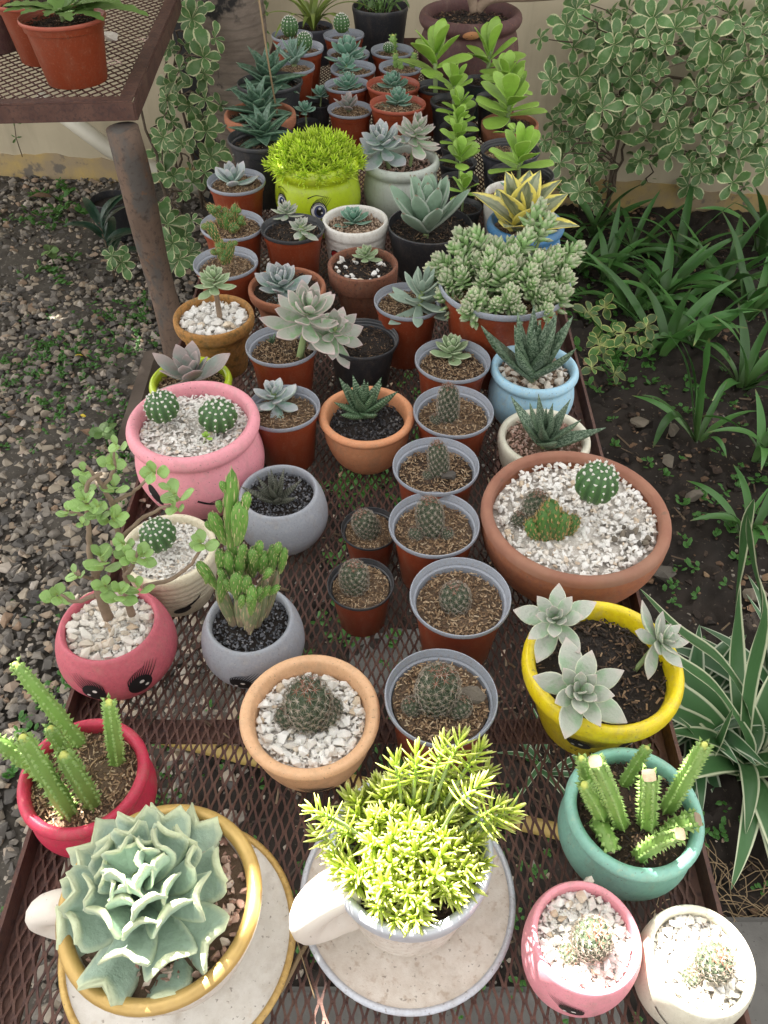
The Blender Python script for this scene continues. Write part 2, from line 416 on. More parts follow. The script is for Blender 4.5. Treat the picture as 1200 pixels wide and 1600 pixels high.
def weeds(name, spots, seed, mat):
    r_ = random.Random(seed); b = MB()
    for (x, y, spread, n, sz) in spots:
        for _ in range(n):
            px, py = r_.gauss(x, spread), r_.gauss(y, spread)
            k = r_.randint(4, 8); hgt = r_.uniform(.004, .03)
            for q in range(k):
                small_leaf(b, (px + r_.gauss(0, .006), py + r_.gauss(0, .006), hgt * r_.uniform(.3, 1)), r_.uniform(0, 6.28), r_.uniform(-.1, .8),
                           sz * r_.uniform(.6, 1.3), sz * r_.uniform(.4, .75), r_.random())
    return obj(name, b.mesh(name, mat, False), kind='stuff')
sp = []
for (px, py, s_, n, z) in [(40, 560, .07, 34, .016), (130, 570, .09, 56, .018), (100, 640, .08, 26, .016), (190, 640, .07, 34, .018), (30, 620, .07, 24, .014), (200, 700, .06, 26, .012),
                           (90, 340, .07, 14, .03), (50, 350, .06, 10, .03), (110, 300, .08, 14, .03), (80, 420, .05, 8, .035), (140, 510, .1, 30, .018), (215, 510, .08, 40, .018),
                           (30, 960, .05, 5, .012), (95, 1090, .03, 10, .016), (60, 690, .12, 24, .012), (200, 760, .06, 30, .012), (60, 1150, .04, 6, .02)]:
    p = at(px, py, 0); sp.append((p.x, p.y, s_, n, z))
weeds('ground_weeds', sp, 21, M['weed'])
sp = []
for (px, py, s_, n, z) in [(580, 770, .08, 22, .030), (600, 720, .08, 12, .03), (560, 840, .08, 6, .03), (300, 1210, .08, 10, .014), (470, 1500, .08, 8, .012), (780, 1400, .1, 26, .012), (820, 1200, .08, 8, .016),
                           (620, 1190, .08, 30, .016), (350, 1400, .1, 30, .014), (840, 1560, .08, 50, .014), (530, 1000, .07, 18, .028), (760, 640, .1, 20, .03), (260, 1290, .1, 40, .014)]:
    p = at(px, py, 0); sp.append((p.x, p.y, s_, n, z))
weeds('weeds_below_table', sp, 22, M['weed'])
sp = []
for (px, py, s_, n, z) in [(1000, 590, .06, 10, .03), (960, 560, .08, 16, .035), (1010, 460, .2, 40, .03), (1060, 620, .1, 12, .02), (1100, 780, .12, 14, .02), (1060, 920, .1, 16, .016), (900, 480, .06, 16, .03),
                           (1070, 1330, .06, 20, .014), (1130, 700, .2, 20, .016), (1130, 880, .1, 8, .02)]:
    p = at(px, py, 0); sp.append((p.x, p.y, s_, n, z))
weeds('bed_weeds', sp, 23, M['weed'])
def bits(name, n, xr, yr, seed, mat, L=(.006, .03), z0=0.0):
    r_ = random.Random(seed); b = MB(); k = 0
    while k < n:
        k += 1
        x, y = r_.uniform(*xr), r_.uniform(*yr)
        if not in_view((x, y, 0)): continue
        l = r_.uniform(*L); wd = min(.006, l * r_.uniform(.10, .4)); a = r_.uniform(0, 6.28); h = z0 + r_.uniform(.005, .012) * (.2 if z0 else 1)
        V, Fs = box(-l / 2, -wd / 2, 0, l / 2, wd / 2, .0012)
        V = [(p[0], p[1] * r_.uniform(.2, 1), p[2] + (.003 * r_.random() if abs(p[0]) else 0)) for p in V]
        b.add(xf(V, (x, y, h), (r_.uniform(-.4, .4), r_.uniform(-.4, .4), a)), Fs, (r_.random(), 0, 0, 1))
    return obj(name, b.mesh(name, mat, False), kind='stuff')
bits('leaf_litter', 2600, (.3, 2.0), (.15, 3.35), 31, M['litter'], (.003, .016))
bits('twig_litter', 420, (.3, 2.0), (.15, 3.3), 34, M['litter'], (.02, .07))
bits('litter_below_table', 1800, (-.36, .36), (.1, 2.6), 32, M['litter'], (.006, .04))
bits('debris_on_mesh', 330, (-.33, .29), (.1, 1.6), 35, M['litter'], (.003, .014), TZ)
bits('litter_on_gravel', 500, (-2, -.36), (.3, 3.5), 33, M['litter'], (.008, .05))
# dry grass straws at the front right edge
M['straw'] = paint('dry_straw', (.28, .20, .11), (.2, .14, .08), .8, 30, .8)
b = MB(); r_ = random.Random(5)
for _ in range(70):
    p = at(r_.gauss(1120, 45), r_.gauss(1420, 30), 0); a = r_.uniform(0, 6.28); l = r_.uniform(.05, .14); c_ = r_.uniform(-1, 1)
    pts = [(p.x + math.cos(a + c_ * t) * l * t, p.y + math.sin(a + c_ * t) * l * t, .005 + .03 * math.sin(PI * t) * r_.random()) for t in (0, .33, .66, 1)]
    V, Fs = tube(pts, .0009, 4); b.add(V, Fs)
obj('dry_grass', b.mesh('dry_grass', M['straw']), kind='stuff')
# concrete slabs lying on the ground at the near end
def slab(x0, y0, x1, y1, h, label):
    import bmesh
    bm = bmesh.new(); V, Fs = box(x0, y0, -.03, x1, y1, h)
    vs = [bm.verts.new(v) for v in V]
    for f in Fs: bm.faces.new([vs[i] for i in f])
    bmesh.ops.bevel(bm, geom=bm.edges[:], offset=.012, segments=2, affect='EDGES')
    me = bpy.data.meshes.new('paving_slab'); bm.to_mesh(me); bm.free(); me.materials.append(M['slab'])
    o = obj('paving_slab', me); tag(o, label, 'paving slab'); return o
p = at(1090, 1420, 0)
slab(p.x - .02, -.3, p.x + .55, p.y - .02, .03, 'grey concrete slab on the ground right of the small white pot')
slab(-.22, -.2, .40, at(500, 1545, 0).y, .025, 'grey concrete slab on the ground below the table near end')
p0, p1 = at(540, 985, 0), at(650, 1085, 0)
slab(p0.x, p1.y, p1.x + .1, p0.y, .02, 'grey concrete slab seen through the mesh between the plastic pots')
# bed stones
stone_lib = [MB() for _ in range(5)]
for i, s_ in enumerate(stone_lib):
    V, Fs = chunk(random.Random(50 + i), 1, .8, .6, 16); s_.add(V, Fs)
stone_me = [s_.mesh('bed_stone', M['darkstone'], False) for s_ in stone_lib]
for i, (px, py, wpx, lab) in enumerate([(1035, 895, 45, 'slate grey stone in the soil right of the big terracotta bowl'), (1052, 672, 32, 'pale brown stone behind the three upright strap leaves'),
        (1000, 660, 34, 'flat brown stone left of the pale brown one'), (1085, 775, 36, 'blocky dark brown stone on the bare soil'), (1045, 720, 32, 'grey stone below the upright strap leaves'),
        (1180, 930, 44, 'dark stone at the right edge behind the striped leaves'), (960, 1060, 26, 'small stone beside the yellow pot under the table edge')]):
    p = at(px, py, .01); s_ = wpx * depth(p) / F / 2
    tag(obj('stone', stone_me[i % 5], loc=p, rot=(.2, .1, i * 1.3), scale=s_), lab, 'stone', 'stones in the planting bed')

# garden wall
mw, nt, bs = new_mat('painted_wall')
tc = node(nt, 'ShaderNodeTexCoord'); sep = node(nt, 'ShaderNodeSeparateXYZ'); nt.links.new(tc.outputs['Object'], sep.inputs[0])
c = mixc(nt, ramp(nt, noise(nt, 2.5, 6), [(.35, 0.0), (.7, 1.0)]), (.56, .49, .355), (.46, .395, .28))
c = mixc(nt, ramp(nt, noise(nt, 5, 5, stretch=(3, 1, .35)), [(.5, 0.0), (.7, .45)]), c, (.36, .31, .22))
nt.links.new(c, bs.inputs['Base Color']); bs.inputs['Roughness'].default_value = .85; bump(nt, bs, noise(nt, 60, 6), .2, .003)
mb2, nt, bs = new_mat('stained_wall_base')
c = mixc(nt, ramp(nt, noise(nt, 6, 6), [(.4, 0.0), (.62, 1.0)]), (.50, .36, .14), (.36, .28, .18))
c = mixc(nt, ramp(nt, noise(nt, 11, 6), [(.55, 0.0), (.62, .9)]), c, (.16, .14, .12))
nt.links.new(c, bs.inputs['Base Color']); bs.inputs['Roughness'].default_value = .9; bump(nt, bs, noise(nt, 50, 6), .6, .004)
WA, WB = Vector((-1.73, 3.644, 0)), Vector((1.08, 3.325, 0))
wd = (WB - WA).normalized(); wn_ = Vector((-wd.y, wd.x, 0))
wr = math.atan2(wd.y, wd.x)
wall = empty('garden_wall', WA, 'beige painted garden wall with stained yellowish base behind the plants', 'wall')
wall.rotation_euler = (0, 0, wr)
b = MB(); b.add(*box(-1.5, .0, -.1, 5.5, .15, 1.9)); obj('wall_face', b.mesh('wall_face', mw, False), wall)
b = MB()
r_ = random.Random(3); n = 140; top = []
for i in range(n + 1):
    top.append(.095 + .022 * math.sin(i * .31) * math.sin(i * .077 + 1) + r_.uniform(-.008, .008))
V = []; Fs = []
for i in range(n + 1):
    x = -1.5 + 7 * i / n
    V += [(x, -.004, -.1), (x, -.004, top[i]), (x, .002, top[i])]
for i in range(n):
    a, c_ = i * 3, (i + 1) * 3
    Fs += [(a, c_, c_ + 1, a + 1), (a + 1, c_ + 1, c_ + 2, a + 2)]
b.add(V, Fs); obj('stained_base', b.mesh('stained_base', mb2, False), wall)

# ------------------------------------------------------------------ rusty mesh tables
mr, nt, bs = new_mat('rusty_steel')
c = mixc(nt, ramp(nt, noise(nt, 22, 6), [(.35, 0.0), (.65, 1.0)]), (.088, .042, .034), (.14, .072, .054))
c = mixc(nt, ramp(nt, noise(nt, 130, 5), [(.5, 0.0), (.66, .8)]), c, (.055, .032, .032))
c = mixc(nt, ramp(nt, noise(nt, 9, 4), [(.6, 0.0), (.72, .5)]), c, (.19, .115, .08))
nt.links.new(c, bs.inputs['Base Color']); bs.inputs['Roughness'].default_value = .72; bs.inputs['Metallic'].default_value = .15
bump(nt, bs, noise(nt, 160, 6), .5, .002)
M['rust'] = mr
def expanded(nx, ny, sx, sy, wd_, th, seed):
    """expanded metal sheet: slit strands meeting at bonds"""
    b = MB(); r_ = random.Random(seed)
    for j in range(ny * 2):
        for i in range(nx * 2 + 1):
            if (i + j) % 2: continue
            for s_ in (-1, 1):
                i2 = i + s_
                if i2 < 0 or i2 > nx * 2: continue
                x0, y0, x1, y1 = i * sx / 2, j * sy / 2, i2 * sx / 2, (j + 1) * sy / 2
                y0 -= sy * .07; y1 += sy * .07
                x0 += s_ * wd_ * .42; x1 -= s_ * wd_ * .42
                w2 = wd_ / 2 * r_.uniform(.92, 1.08)
                z0 = th * (.55 if s_ > 0 else -.55); e = r_.uniform(-.0003, .0003)
                ya, yb = y0 + sy * .14, y1 - sy * .14
                pts = [(x0, y0), (x0 + (x1 - x0) * .06, ya), (x1 - (x1 - x0) * .06, yb), (x1, y1)]
                zs = [e, z0 * .3 + e, -z0 * .3 + e, -e]
                V = []
                for (x, y), z in zip(pts, zs):
                    V += [(x - w2, y, z + th / 2), (x + w2, y, z + th / 2), (x + w2 * .9, y, z - th / 2), (x - w2 * .9, y, z - th / 2)]
                Fs = []
                for k in range(3):
                    o = k * 4
                    Fs += [(o, o + 1, o + 5, o + 4), (o + 1, o + 2, o + 6, o + 5), (o + 2, o + 3, o + 7, o + 6), (o + 3, o, o + 4, o + 7)]
                b.add(V, Fs)
    return b.mesh('mesh_top', mr, False)
def rail(name, parent, p0, p1, wa, ha, z0, off=0):
    """a steel strip from p0 to p1, wa wide, from z0 up by ha"""
    d = Vector((p1[0] - p0[0], p1[1] - p0[1], 0)); l = d.length; a = math.atan2(d.y, d.x)
    b = MB(); n = max(2, int(l / .06)); V = []; Fs = []; r_ = random.Random(int(l * 999))
    for i in range(n + 1):
        x = l * i / n; j = r_.uniform(-.0006, .0006)
        V += [(x, -wa / 2 + j, 0), (x, wa / 2 + j, 0), (x, wa / 2 + j, ha + j), (x, -wa / 2 + j, ha + j)]
    for i in range(n):
        o = i * 4
        Fs += [(o, o + 4, o + 5, o + 1), (o + 1, o + 5, o + 6, o + 2), (o + 2, o + 6, o + 7, o + 3), (o + 3, o + 7, o + 4, o)]
    Fs += [(0, 1, 2, 3), (n * 4 + 3, n * 4 + 2, n * 4 + 1, n * 4)]
    b.add(V, Fs)
    return obj(name, b.mesh(name, mr, False), parent, loc=(p0[0], p0[1], z0), rot=(0, 0, a))
XL, XR, Y0, Y1 = -.345, .333, .03, 2.86
XR2 = .298                                     # the near right corner
table = empty('plant_table', (0, 1.4, 0), 'long rusty steel mesh table carrying all the succulent pots', 'table')
def L_(x, y): return (x, y - 1.4)
nx, ny = 57, 114
me_ = expanded(nx, ny, (XR - XL - .012) / nx, (Y1 - Y0) / ny, .0026, .0019, 1)
for v in me_.vertices: v.co.x *= 1 - (XR - XR2) / (XR - XL) * (1 - v.co.y / (Y1 - Y0))
obj('mesh_top', me_, table, loc=(XL + .006, Y0 - 1.4, TZ - .0021))
rail('side_rail', table, L_(XL, Y0), L_(XL, Y1), .004, .032, TZ - .012)
rail('side_rail', table, L_(XR2 + .003, Y0), L_(XR + .014, Y1), .004, .032, TZ - .012)
rail('end_rail', table, L_(XL, Y1), L_(XR, Y1), .004, .032, TZ - .012)
rail('end_rail', table, L_(XL, Y0), L_(XR2, Y0), .004, .032, TZ - .012)
for x, xb in ((XL + .016, XL + .016), (XR2 - .015, XR - .008)): rail('side_flange', table, L_(x, Y0), L_(xb, Y1), .03, .004, TZ - .0095)
for y in (.455, 1.02, 1.6, 2.2): rail('cross_bar', table, L_(XL, y), L_(XR - .02, y), .028, .004, TZ - .0105); rail('cross_bar', table, L_(XL, y + .012), L_(XR - .02, y + .012), .004, .026, TZ - .038)
for x in (XL + .02, XR2 - .01):
    for y in (.06, 1.45, 2.82):
        b = MB(); b.add(*box(-.016, -.002, 0, .016, .002, TZ - .012)); b.add(*box(-.016, .0025, 0, -.012, .03, TZ - .012))
        obj('leg', b.mesh('leg', mr, False), table, loc=(x, y - 1.4, 0))

# upper left table
Z2 = .86
k0 = at(203, 158, Z2); k1 = at(272, 0, Z2); kl = at(0, 160, Z2)
ad = math.atan2(k1.y - k0.y, k1.x - k0.x)
t2 = empty('side_table', (k0.x, k0.y, 0), 'rusty steel mesh table with round leg at the upper left', 'table')
t2.rotation_euler = (0, 0, ad - PI / 2)
W2, D2 = .95, .95
obj('mesh_top', expanded(32, 24, W2 / 32, D2 / 24, .0042, .0025, 2), t2, loc=(-W2, 0, Z2 - .004))
rail('front_rail', t2, (-W2, -.004), (.006, -.004), .005, .040, Z2 - .042)
rail('side_rail', t2, (.008, -.004), (.008, D2), .005, .040, Z2 - .042)
rail('front_flange', t2, (-W2, .015), (.004, .015), .034, .004, Z2 - .0025)
rail('side_flange', t2, (-.011, .033), (-.011, D2), .034, .004, Z2 - .0025)
mlg, nt, bs = new_mat('rusted_pipe')
c = mixc(nt, ramp(nt, noise(nt, 9, 6, stretch=(1, 1, .4)), [(.35, 0.0), (.65, 1.0)]), (.10, .068, .05), (.20, .135, .10))
c = mixc(nt, ramp(nt, noise(nt, 10, 6, stretch=(1, 1, .5)), [(.50, 0.0), (.58, .85)]), c, (.095, .09, .085))
c = mixc(nt, ramp(nt, noise(nt, 70, 6), [(.54, 0.0), (.68, .7)]), c, (.05, .034, .028))
c = mixc(nt, ramp(nt, noise(nt, 16, 4), [(.66, 0.0), (.72, .7)]), c, (.26, .11, .035))
nt.links.new(c, bs.inputs['Base Color']); bs.inputs['Roughness'].default_value = .8; bump(nt, bs, noise(nt, 40, 6), .7, .004)
lp = at(191, 200, Z2 - .05); lb = at(262, 590, 0)
lb = Vector((lp.x + .015, lp.y + .02, 0))
V, Fs = tube([tuple(lp.lerp(lb, t / 12) + Vector((math.sin(t) * .002, 0, 0))) for t in range(13)], lambda t: .039 + .003 * math.sin(t * 9), 20)
b = MB(); b.add(V, Fs); lg = obj('leg', b.mesh('leg', mlg)); lg.parent = t2; lg.matrix_parent_inverse = (Matrix.Translation(t2.location) @ Euler(t2.rotation_euler).to_matrix().to_4x4()).inverted()
b = MB(); V, Fs = tube([(-W2 + .06, .1, 0), (-W2 + .06, .1, Z2 - .05)], .05, 16); b.add(V, Fs); obj('leg', b.mesh('leg', mlg), t2)
# short weathered board by the leg
M['oldwood'] = paint('weathered_board', (.13, .10, .08), (.08, .06, .048), .9, 8, 1, bscale=30, bstr=.6)
q0, q1 = at(238, 552, .03), at(196, 690, .03)
d = q1 - q0
b = MB(); b.add(*box(0, -.022, -.02, d.length, .022, .012)); tag(obj('board', b.mesh('board', M['oldwood'], False), loc=q0, rot=(0.25, 0, math.atan2(d.y, d.x))), 'short weathered board on the gravel at the foot of the round table leg', 'board')

# pvc pipe behind the side table
M['pvc'] = paint('white_pvc', (.62, .59, .50), (.5, .47, .38), .45, 8, .8, bscale=20, bstr=.05)
pw = lambda px, py, o: atY(px, py, 3.42 - o)
V, Fs = tube([pw(60, 150, .0), pw(170, 232, .02), pw(215, 255, .03), pw(262, 272, .03), pw(330, 300, .05)], .034, 14); b = MB(); b.add(V, Fs)
tag(obj('pipe', b.mesh('pipe', M['pvc'])), 'white plastic drain pipe slanting along the wall behind the table leg', 'pipe')

# ------------------------------------------------------------------ foliage of the surroundings
M['pitto'] = leafmat('variegated_shrub_leaf', (.095, .205, .06), (.56, .58, .34), .74, rough=.42, trans=.12, var=.3, wob=.55, mottle=(3.0, (.13, .23, .085)))
M['bark2'] = paint('shrub_stem', (.085, .06, .04), (.14, .11, .08), .85, 40, .9, bscale=90, bstr=.5)
def flat_leaf(L, prof, cup=.15, phi=lambda t: 0, rows=8, cols=4, wave=0, seed=0):
    """thin leaf along +X: rows of points across, folded and bent"""
    r_ = random.Random(seed); V, cl, Fs = [], [], []
    x = z = 0.0
    for i in range(rows + 1):
        t = i / rows
        if i: x += math.cos(phi(t)) * L / rows; z += math.sin(phi(t)) * L / rows
        w2 = prof(t) / 2
        for k in range(cols + 1):
            u = -1 + 2 * k / cols
            V.append((x, u * w2, z + cup * abs(u) * w2 + wave * math.sin(t * 9 + k) * w2)); cl.append((t, abs(u), 0, 1))
    for i in range(rows):
        for k in range(cols):
            o = i * (cols + 1) + k
            Fs.append((o, o + 1, o + cols + 2, o + cols + 1))
    b = MB(); b.add(V, Fs, cl); return b
def pprof(wmax, peak=.68, base=.1):
    def f(t):
        if t < peak: s_ = t / peak; return wmax * (base + (1 - base) * (s_ * s_ * (3 - 2 * s_)))
        s_ = (t - peak) / (1 - peak); return wmax * max(.04, math.sqrt(max(0, 1 - s_ ** 2.2)))
    return f
pitto_me = [flat_leaf(1, pprof(.46 + .05 * i), .2, (lambda t, k=i: .25 - (.5 + .2 * k) * t), 8, 4, .06, i).mesh('leaf', M['pitto']) for i in range(4)]
def whorl(parent, p, axis, L, n, r_, meshes=None, el=(.15, .7), name='leaf'):
    axis = Vector(axis).normalized(); q = Vector((0, 0, 1)).rotation_difference(axis).to_matrix()
    a0 = r_.uniform(0, 6.28)
    for k in range(n):
        t = k / max(1, n - 1)
        az = a0 + k * 2.399
        e = el[0] + (el[1] - el[0]) * t + r_.gauss(0, .1)
        m = q @ Matrix.Rotation(az, 3, 'Z') @ Matrix.Rotation(-e, 3, 'Y') @ Matrix.Rotation(r_.gauss(0, .2), 3, 'X')
        l = L * (1 - .45 * t) * r_.uniform(.85, 1.12)
        obj(name, r_.choice(meshes or pitto_me), parent, loc=p, rot=m, scale=l)
def stem_path(p0, p1, r_, wob=.03, n=7):
    out = []
    for i in range(n + 1):
        t = i / n; k = math.sin(PI * t)
        out.append(Vector(p0).lerp(Vector(p1), t) + Vector((r_.gauss(0, wob * .5), r_.gauss(0, wob * .5), 0)) * k + Vector((0, 0, .02 * k)))
    return out
def shrub(label, base, tips, seed, L=.078, along=2, nl=8, r0=.007, group=None):
    """tips: world points where whorls sit; stems join them to the base"""
    r_ = random.Random(seed); base = Vector(base)
    e = empty('shrub', base, label, 'shrub', group)
    mids = [base + Vector((r_.uniform(-.05, .05), r_.uniform(-.05, .05), .2 + .12 * k)) for k in range(4)]
    for tp in tips:
        tp = Vector(tp)
        m_ = min(mids, key=lambda m: (m - tp).length if m.z < tp.z - .05 else 9)
        if (tp.z < .3): m_ = base
        path = [v - base for v in stem_path(m_, tp, r_, .04)]
        b = MB(); b.add(*tube(path, lambda t: r0 * .55 * (1 - .55 * t), 6)); st = obj('branch', b.mesh('branch', M['bark2']), e)
        d = (path[-1] - path[-2]).normalized() + Vector((0, -.35, .5))
        d = d + Vector((r_.gauss(0, .45), r_.gauss(0, .3), r_.gauss(0, .3)))
        whorl(st, path[-1], d, L * r_.uniform(.6, 1.2), r_.randint(nl - 3, nl + 1), r_, el=(r_.uniform(-.2, .3), r_.uniform(.6, 1.0)))
        for _ in range(along):
            q = path[r_.randint(3, 6)]; whorl(st, q, d + Vector((r_.gauss(0, .5), r_.gauss(0, .5), 0)), L * r_.uniform(.6, .95), r_.randint(3, 5), r_, el=(-.1, .5))
    for m in mids[:2]:
        b = MB(); b.add(*tube([v for v in stem_path(Vector((0, 0, 0)), m - base, r_, .02)], lambda t: r0 * (1 - .4 * t), 7)); obj('stem', b.mesh('stem', M['bark2']), e)
    b = MB(); b.add(*tube([v for v in stem_path(Vector((0, 0, 0)), mids[3] - base, r_, .02)], lambda t: r0 * (1 - .4 * t), 7)); obj('stem', b.mesh('stem', M['bark2']), e)
    return e
def tips(lst, Y): return [atY(px, py, Y + rnd.uniform(-.28, .14)) for px, py in lst]
shrub('variegated shrub with cream leaf margins against the wall, nearest the plant table', at(945, 330, 0),
      tips([(885, 40), (900, 15), (930, 30), (960, 70), (895, 75), (870, 120), (860, 125), (875, 175), (905, 120), (935, 130), (900, 160), (920, 190), (890, 215), (915, 225), (880, 240), (920, 255), (912, 285), (925, 310), (945, 265), (955, 95), (985, 25), (940, 170), (900, 270), (845, 60)], 3.12), 101, along=1)
shrub('variegated shrub with cream leaf margins, middle one of the wall, tallest whorls lit', at(1075, 320, 0),
      tips([(1010, 60), (1040, 70), (960, 55), (1000, 110), (1055, 45), (985, 120), (990, 145), (1050, 150), (1010, 215), (1040, 180), (1060, 200), (1000, 165), (970, 185), (1090, 140), (1080, 255), (1095, 270), (1060, 220), (1020, 30), (1065, 15), (1100, 100), (1030, 110), (1000, 250), (1045, 240), (960, 215), (1075, 290), (1110, 240)], 3.05), 102, along=1)
shrub('variegated shrub with cream leaf margins at the right edge of the photo', at(1165, 315, 0),
      tips([(1140, 20), (1110, 60), (1160, 45), (1185, 60), (1130, 100), (1190, 120), (1110, 185), (1140, 130), (1195, 165), (1160, 205), (1180, 230), (1120, 215), (1140, 165), (1195, 265), (1155, 250), (1170, 90), (1100, 20), (1195, 20), (1145, 285), (1205, 210)], 3.0), 103, along=1)
shrub('variegated shrub hanging low over the soil behind the striped yellow succulent', at(905, 330, 0),
      tips([(875, 255), (865, 235), (890, 290), (930, 320), (865, 190), (850, 220), (905, 300)], 3.0), 104, along=1, L=.062)
_r = random.Random(44)
shrub('leafy variegated shrub close to the wall behind the tallest lit whorls', at(1010, 312, 0), [atY(_r.uniform(900, 1090), _r.uniform(5, 250), 3.22 + _r.uniform(-.05, .05)) for _ in range(26)], 108, along=1, nl=7, L=.066)
shrub('leafy variegated shrub close to the wall behind the one at the right edge', at(1130, 312, 0), [atY(_r.uniform(1080, 1210), _r.uniform(5, 270), 3.18 + _r.uniform(-.05, .05)) for _ in range(24)], 109, along=1, nl=7, L=.066)
shrub('slender variegated shrub left of the grey palm trunk, tall single stems', at(318, 330, 0),
      tips([(312, 20), (318, 90), (300, 30), (318, 115), (320, 155), (322, 205), (345, 165), (330, 245), (296, 165), (345, 235), (310, 190), (320, 270), (300, 215), (335, 60), (282, 5)], 3.05), 105, along=1, nl=8, L=.068)
shrub('slender variegated shrub between the round table leg and the palm trunk', at(285, 320, 0),
      tips([(265, 75), (268, 135), (262, 155), (268, 190), (255, 215), (265, 235), (250, 240), (285, 225), (270, 275), (300, 285), (258, 270), (285, 300), (280, 110)], 2.95), 106, along=1, nl=8, L=.064)
shrub('low variegated shrub right beside the foot of the round table leg', at(280, 420, 0),
      tips([(262, 350), (270, 380), (255, 330), (280, 405), (290, 370), (300, 345), (295, 395), (250, 400), (175, 400), (190, 410)], 2.55), 107, along=0, nl=9, L=.072)

# dark long-leaved plant and the black pot beside the round leg
M['darkleaf'] = leafmat('dark_glossy_leaf', (.02, .06, .035), (.03, .08, .045), .9, rough=.3, trans=.1, var=.2)
def lanc(wm, pk=.4): return lambda t: wm * max(.03, math.sin(PI * min(1, t ** (math.log(.5) / math.log(pk)))) ** .8)
dark_me = [flat_leaf(1, lanc(.2), .25, lambda t: .5 - 1.3 * t, 10, 4, .08, 3).mesh('leaf', M['darkleaf'])]
pb = at(180, 440, 0)
e = empty('dark_leaf_plant', pb, 'dark green plant with long drooping leaves on the gravel left of the table leg', 'plant')
b = MB(); b.add(*tube([(0, 0, 0), (.0, .01, .1), (-.01, .02, .22)], .004, 6)); st = obj('stem', b.mesh('stem', M['bark2']), e)
r_ = random.Random(4)
for k in range(15):
    z = .08 + .14 * (k / 14)
    whorl(st, (0, .01, z), (0, 0, 1), .17, 1, r_, dark_me, (.2 + .5 * k / 14, 0))
# black pot on the ground
# (built with the pot library below)

# strap-leaved lilies of the bed
M['strap'] = leafmat('strap_leaf', (.065, .18, .04), (.08, .20, .05), .8, rough=.38, trans=.15, var=.4, base=(.09, .15, .05), tip=(.16, .13, .05), tpos=.9, mottle=(3, (.065, .18, .05)))
M['striped'] = leafmat('striped_strap_leaf', (.06, .155, .05), (.58, .62, .42), .72, rough=.4, trans=.15, var=.15, wob=.06)
M['stripes'] = leafmat('white_striped_leaf', (.055, .145, .055), (.50, .56, .42), .70, rough=.4, trans=.15, var=.15, wob=.35)
def strap_leaf(parent, base, pts, width, mat, name='leaf', taper=.5, twist=0, fold=.25):
    """pts: local points of the midrib from the base out"""
    P = catmull([tuple(p) for p in pts], 5)
    n = len(P); V, cl, Fs = [], [], []
    side_prev = None
    for i, p in enumerate(P):
        t = i / (n - 1)
        a, c_ = Vector(P[max(0, i - 1)]), Vector(P[min(n - 1, i + 1)])
        d = (c_ - a).normalized()
        s_ = d.cross(Vector((0, 0, 1)))
        if s_.length < .15: s_ = side_prev or Vector((1, 0, 0))
        s_ = s_.normalized()
        if side_prev is not None:
            if s_.dot(side_prev) < 0: s_ = -s_
            s_ = (s_ * .5 + side_prev * .5).normalized()
        side_prev = s_
        if twist: s_ = Matrix.Rotation(twist * t, 3, d) @ s_
        nn = s_.cross(d)
        w2 = width / 2 * (.55 + .45 * min(1, t * 4)) * (1 if t < taper else max(.03, 1 - ((t - taper) / (1 - taper)) ** 1.8))
        for u in (-1, -.72, 0, .72, 1):
            V.append(tuple(Vector(p) + s_ * (u * w2) + nn * (fold * abs(u) * w2))); cl.append((t, abs(u), 0, 1))
    for i in range(n - 1):
        for k in range(4):
            o = i * 5 + k; Fs.append((o, o + 1, o + 6, o + 5))
    b = MB(); b.add(V, Fs, cl)
    return obj(name, b.mesh(name, mat), parent)
def arc(az, L, el, droop, n=5):
    out = [Vector((0, 0, 0))]; a = el
    for i in range(n):
        st_ = L / n
        out.append(out[-1] + Vector((math.cos(az) * math.cos(a), math.sin(az) * math.cos(a), math.sin(a))) * st_)
        a -= droop / n
    return out
def strap_clump(label, base, n, L, width, seed, mat, cat='plant', group=None, el=(.7, 1.35), droop=(.5, 1.9), manual=(), name='strap_plant'):
    r_ = random.Random(seed)
    e = empty(name, base, label, cat, group)
    for k in range(n):
        az = k * 2.399 + r_.gauss(0, .2)
        off = Vector((r_.gauss(0, .012), r_.gauss(0, .012), 0))
        l = L * r_.uniform(.6, 1.1)
        strap_leaf(e, base, [off + v for v in arc(az, l, r_.uniform(*el), r_.uniform(*droop))], width * r_.uniform(.75, 1.1), mat, taper=.45, twist=r_.gauss(0, .5))
    for pts, wdt in manual:
        strap_leaf(e, base, [Vector(p) - Vector(base) for p in pts], wdt, mat, taper=.55)
    return e
G = 'strap-leaved lilies in the shaded bed'
bp = at(1085, 690, 0)
strap_clump('green lily with three broad upright leaves on bare soil right of the pale blue pot', bp, 4, .24, .022, 1, M['strap'], group=G, manual=[
    ([bp, atY(1080, 620, bp.y + .01), atY(1068, 560, bp.y + .01), atY(1045, 522, bp.y)], .034), ([bp, atY(1086, 620, bp.y + .02), atY(1080, 570, bp.y + .02), atY(1064, 532, bp.y + .02)], .03),
    ([bp, atY(1093, 620, bp.y - .01), atY(1100, 570, bp.y - .01), atY(1108, 528, bp.y - .02)], .036), ([bp, atY(1062, 650, bp.y - .02), atY(1040, 660, bp.y - .03), atY(1020, 700, bp.y - .05)], .03),
    ([bp, atY(1060, 650, bp.y), atY(1030, 625, bp.y), atY(1002, 617, bp.y)], .016)])
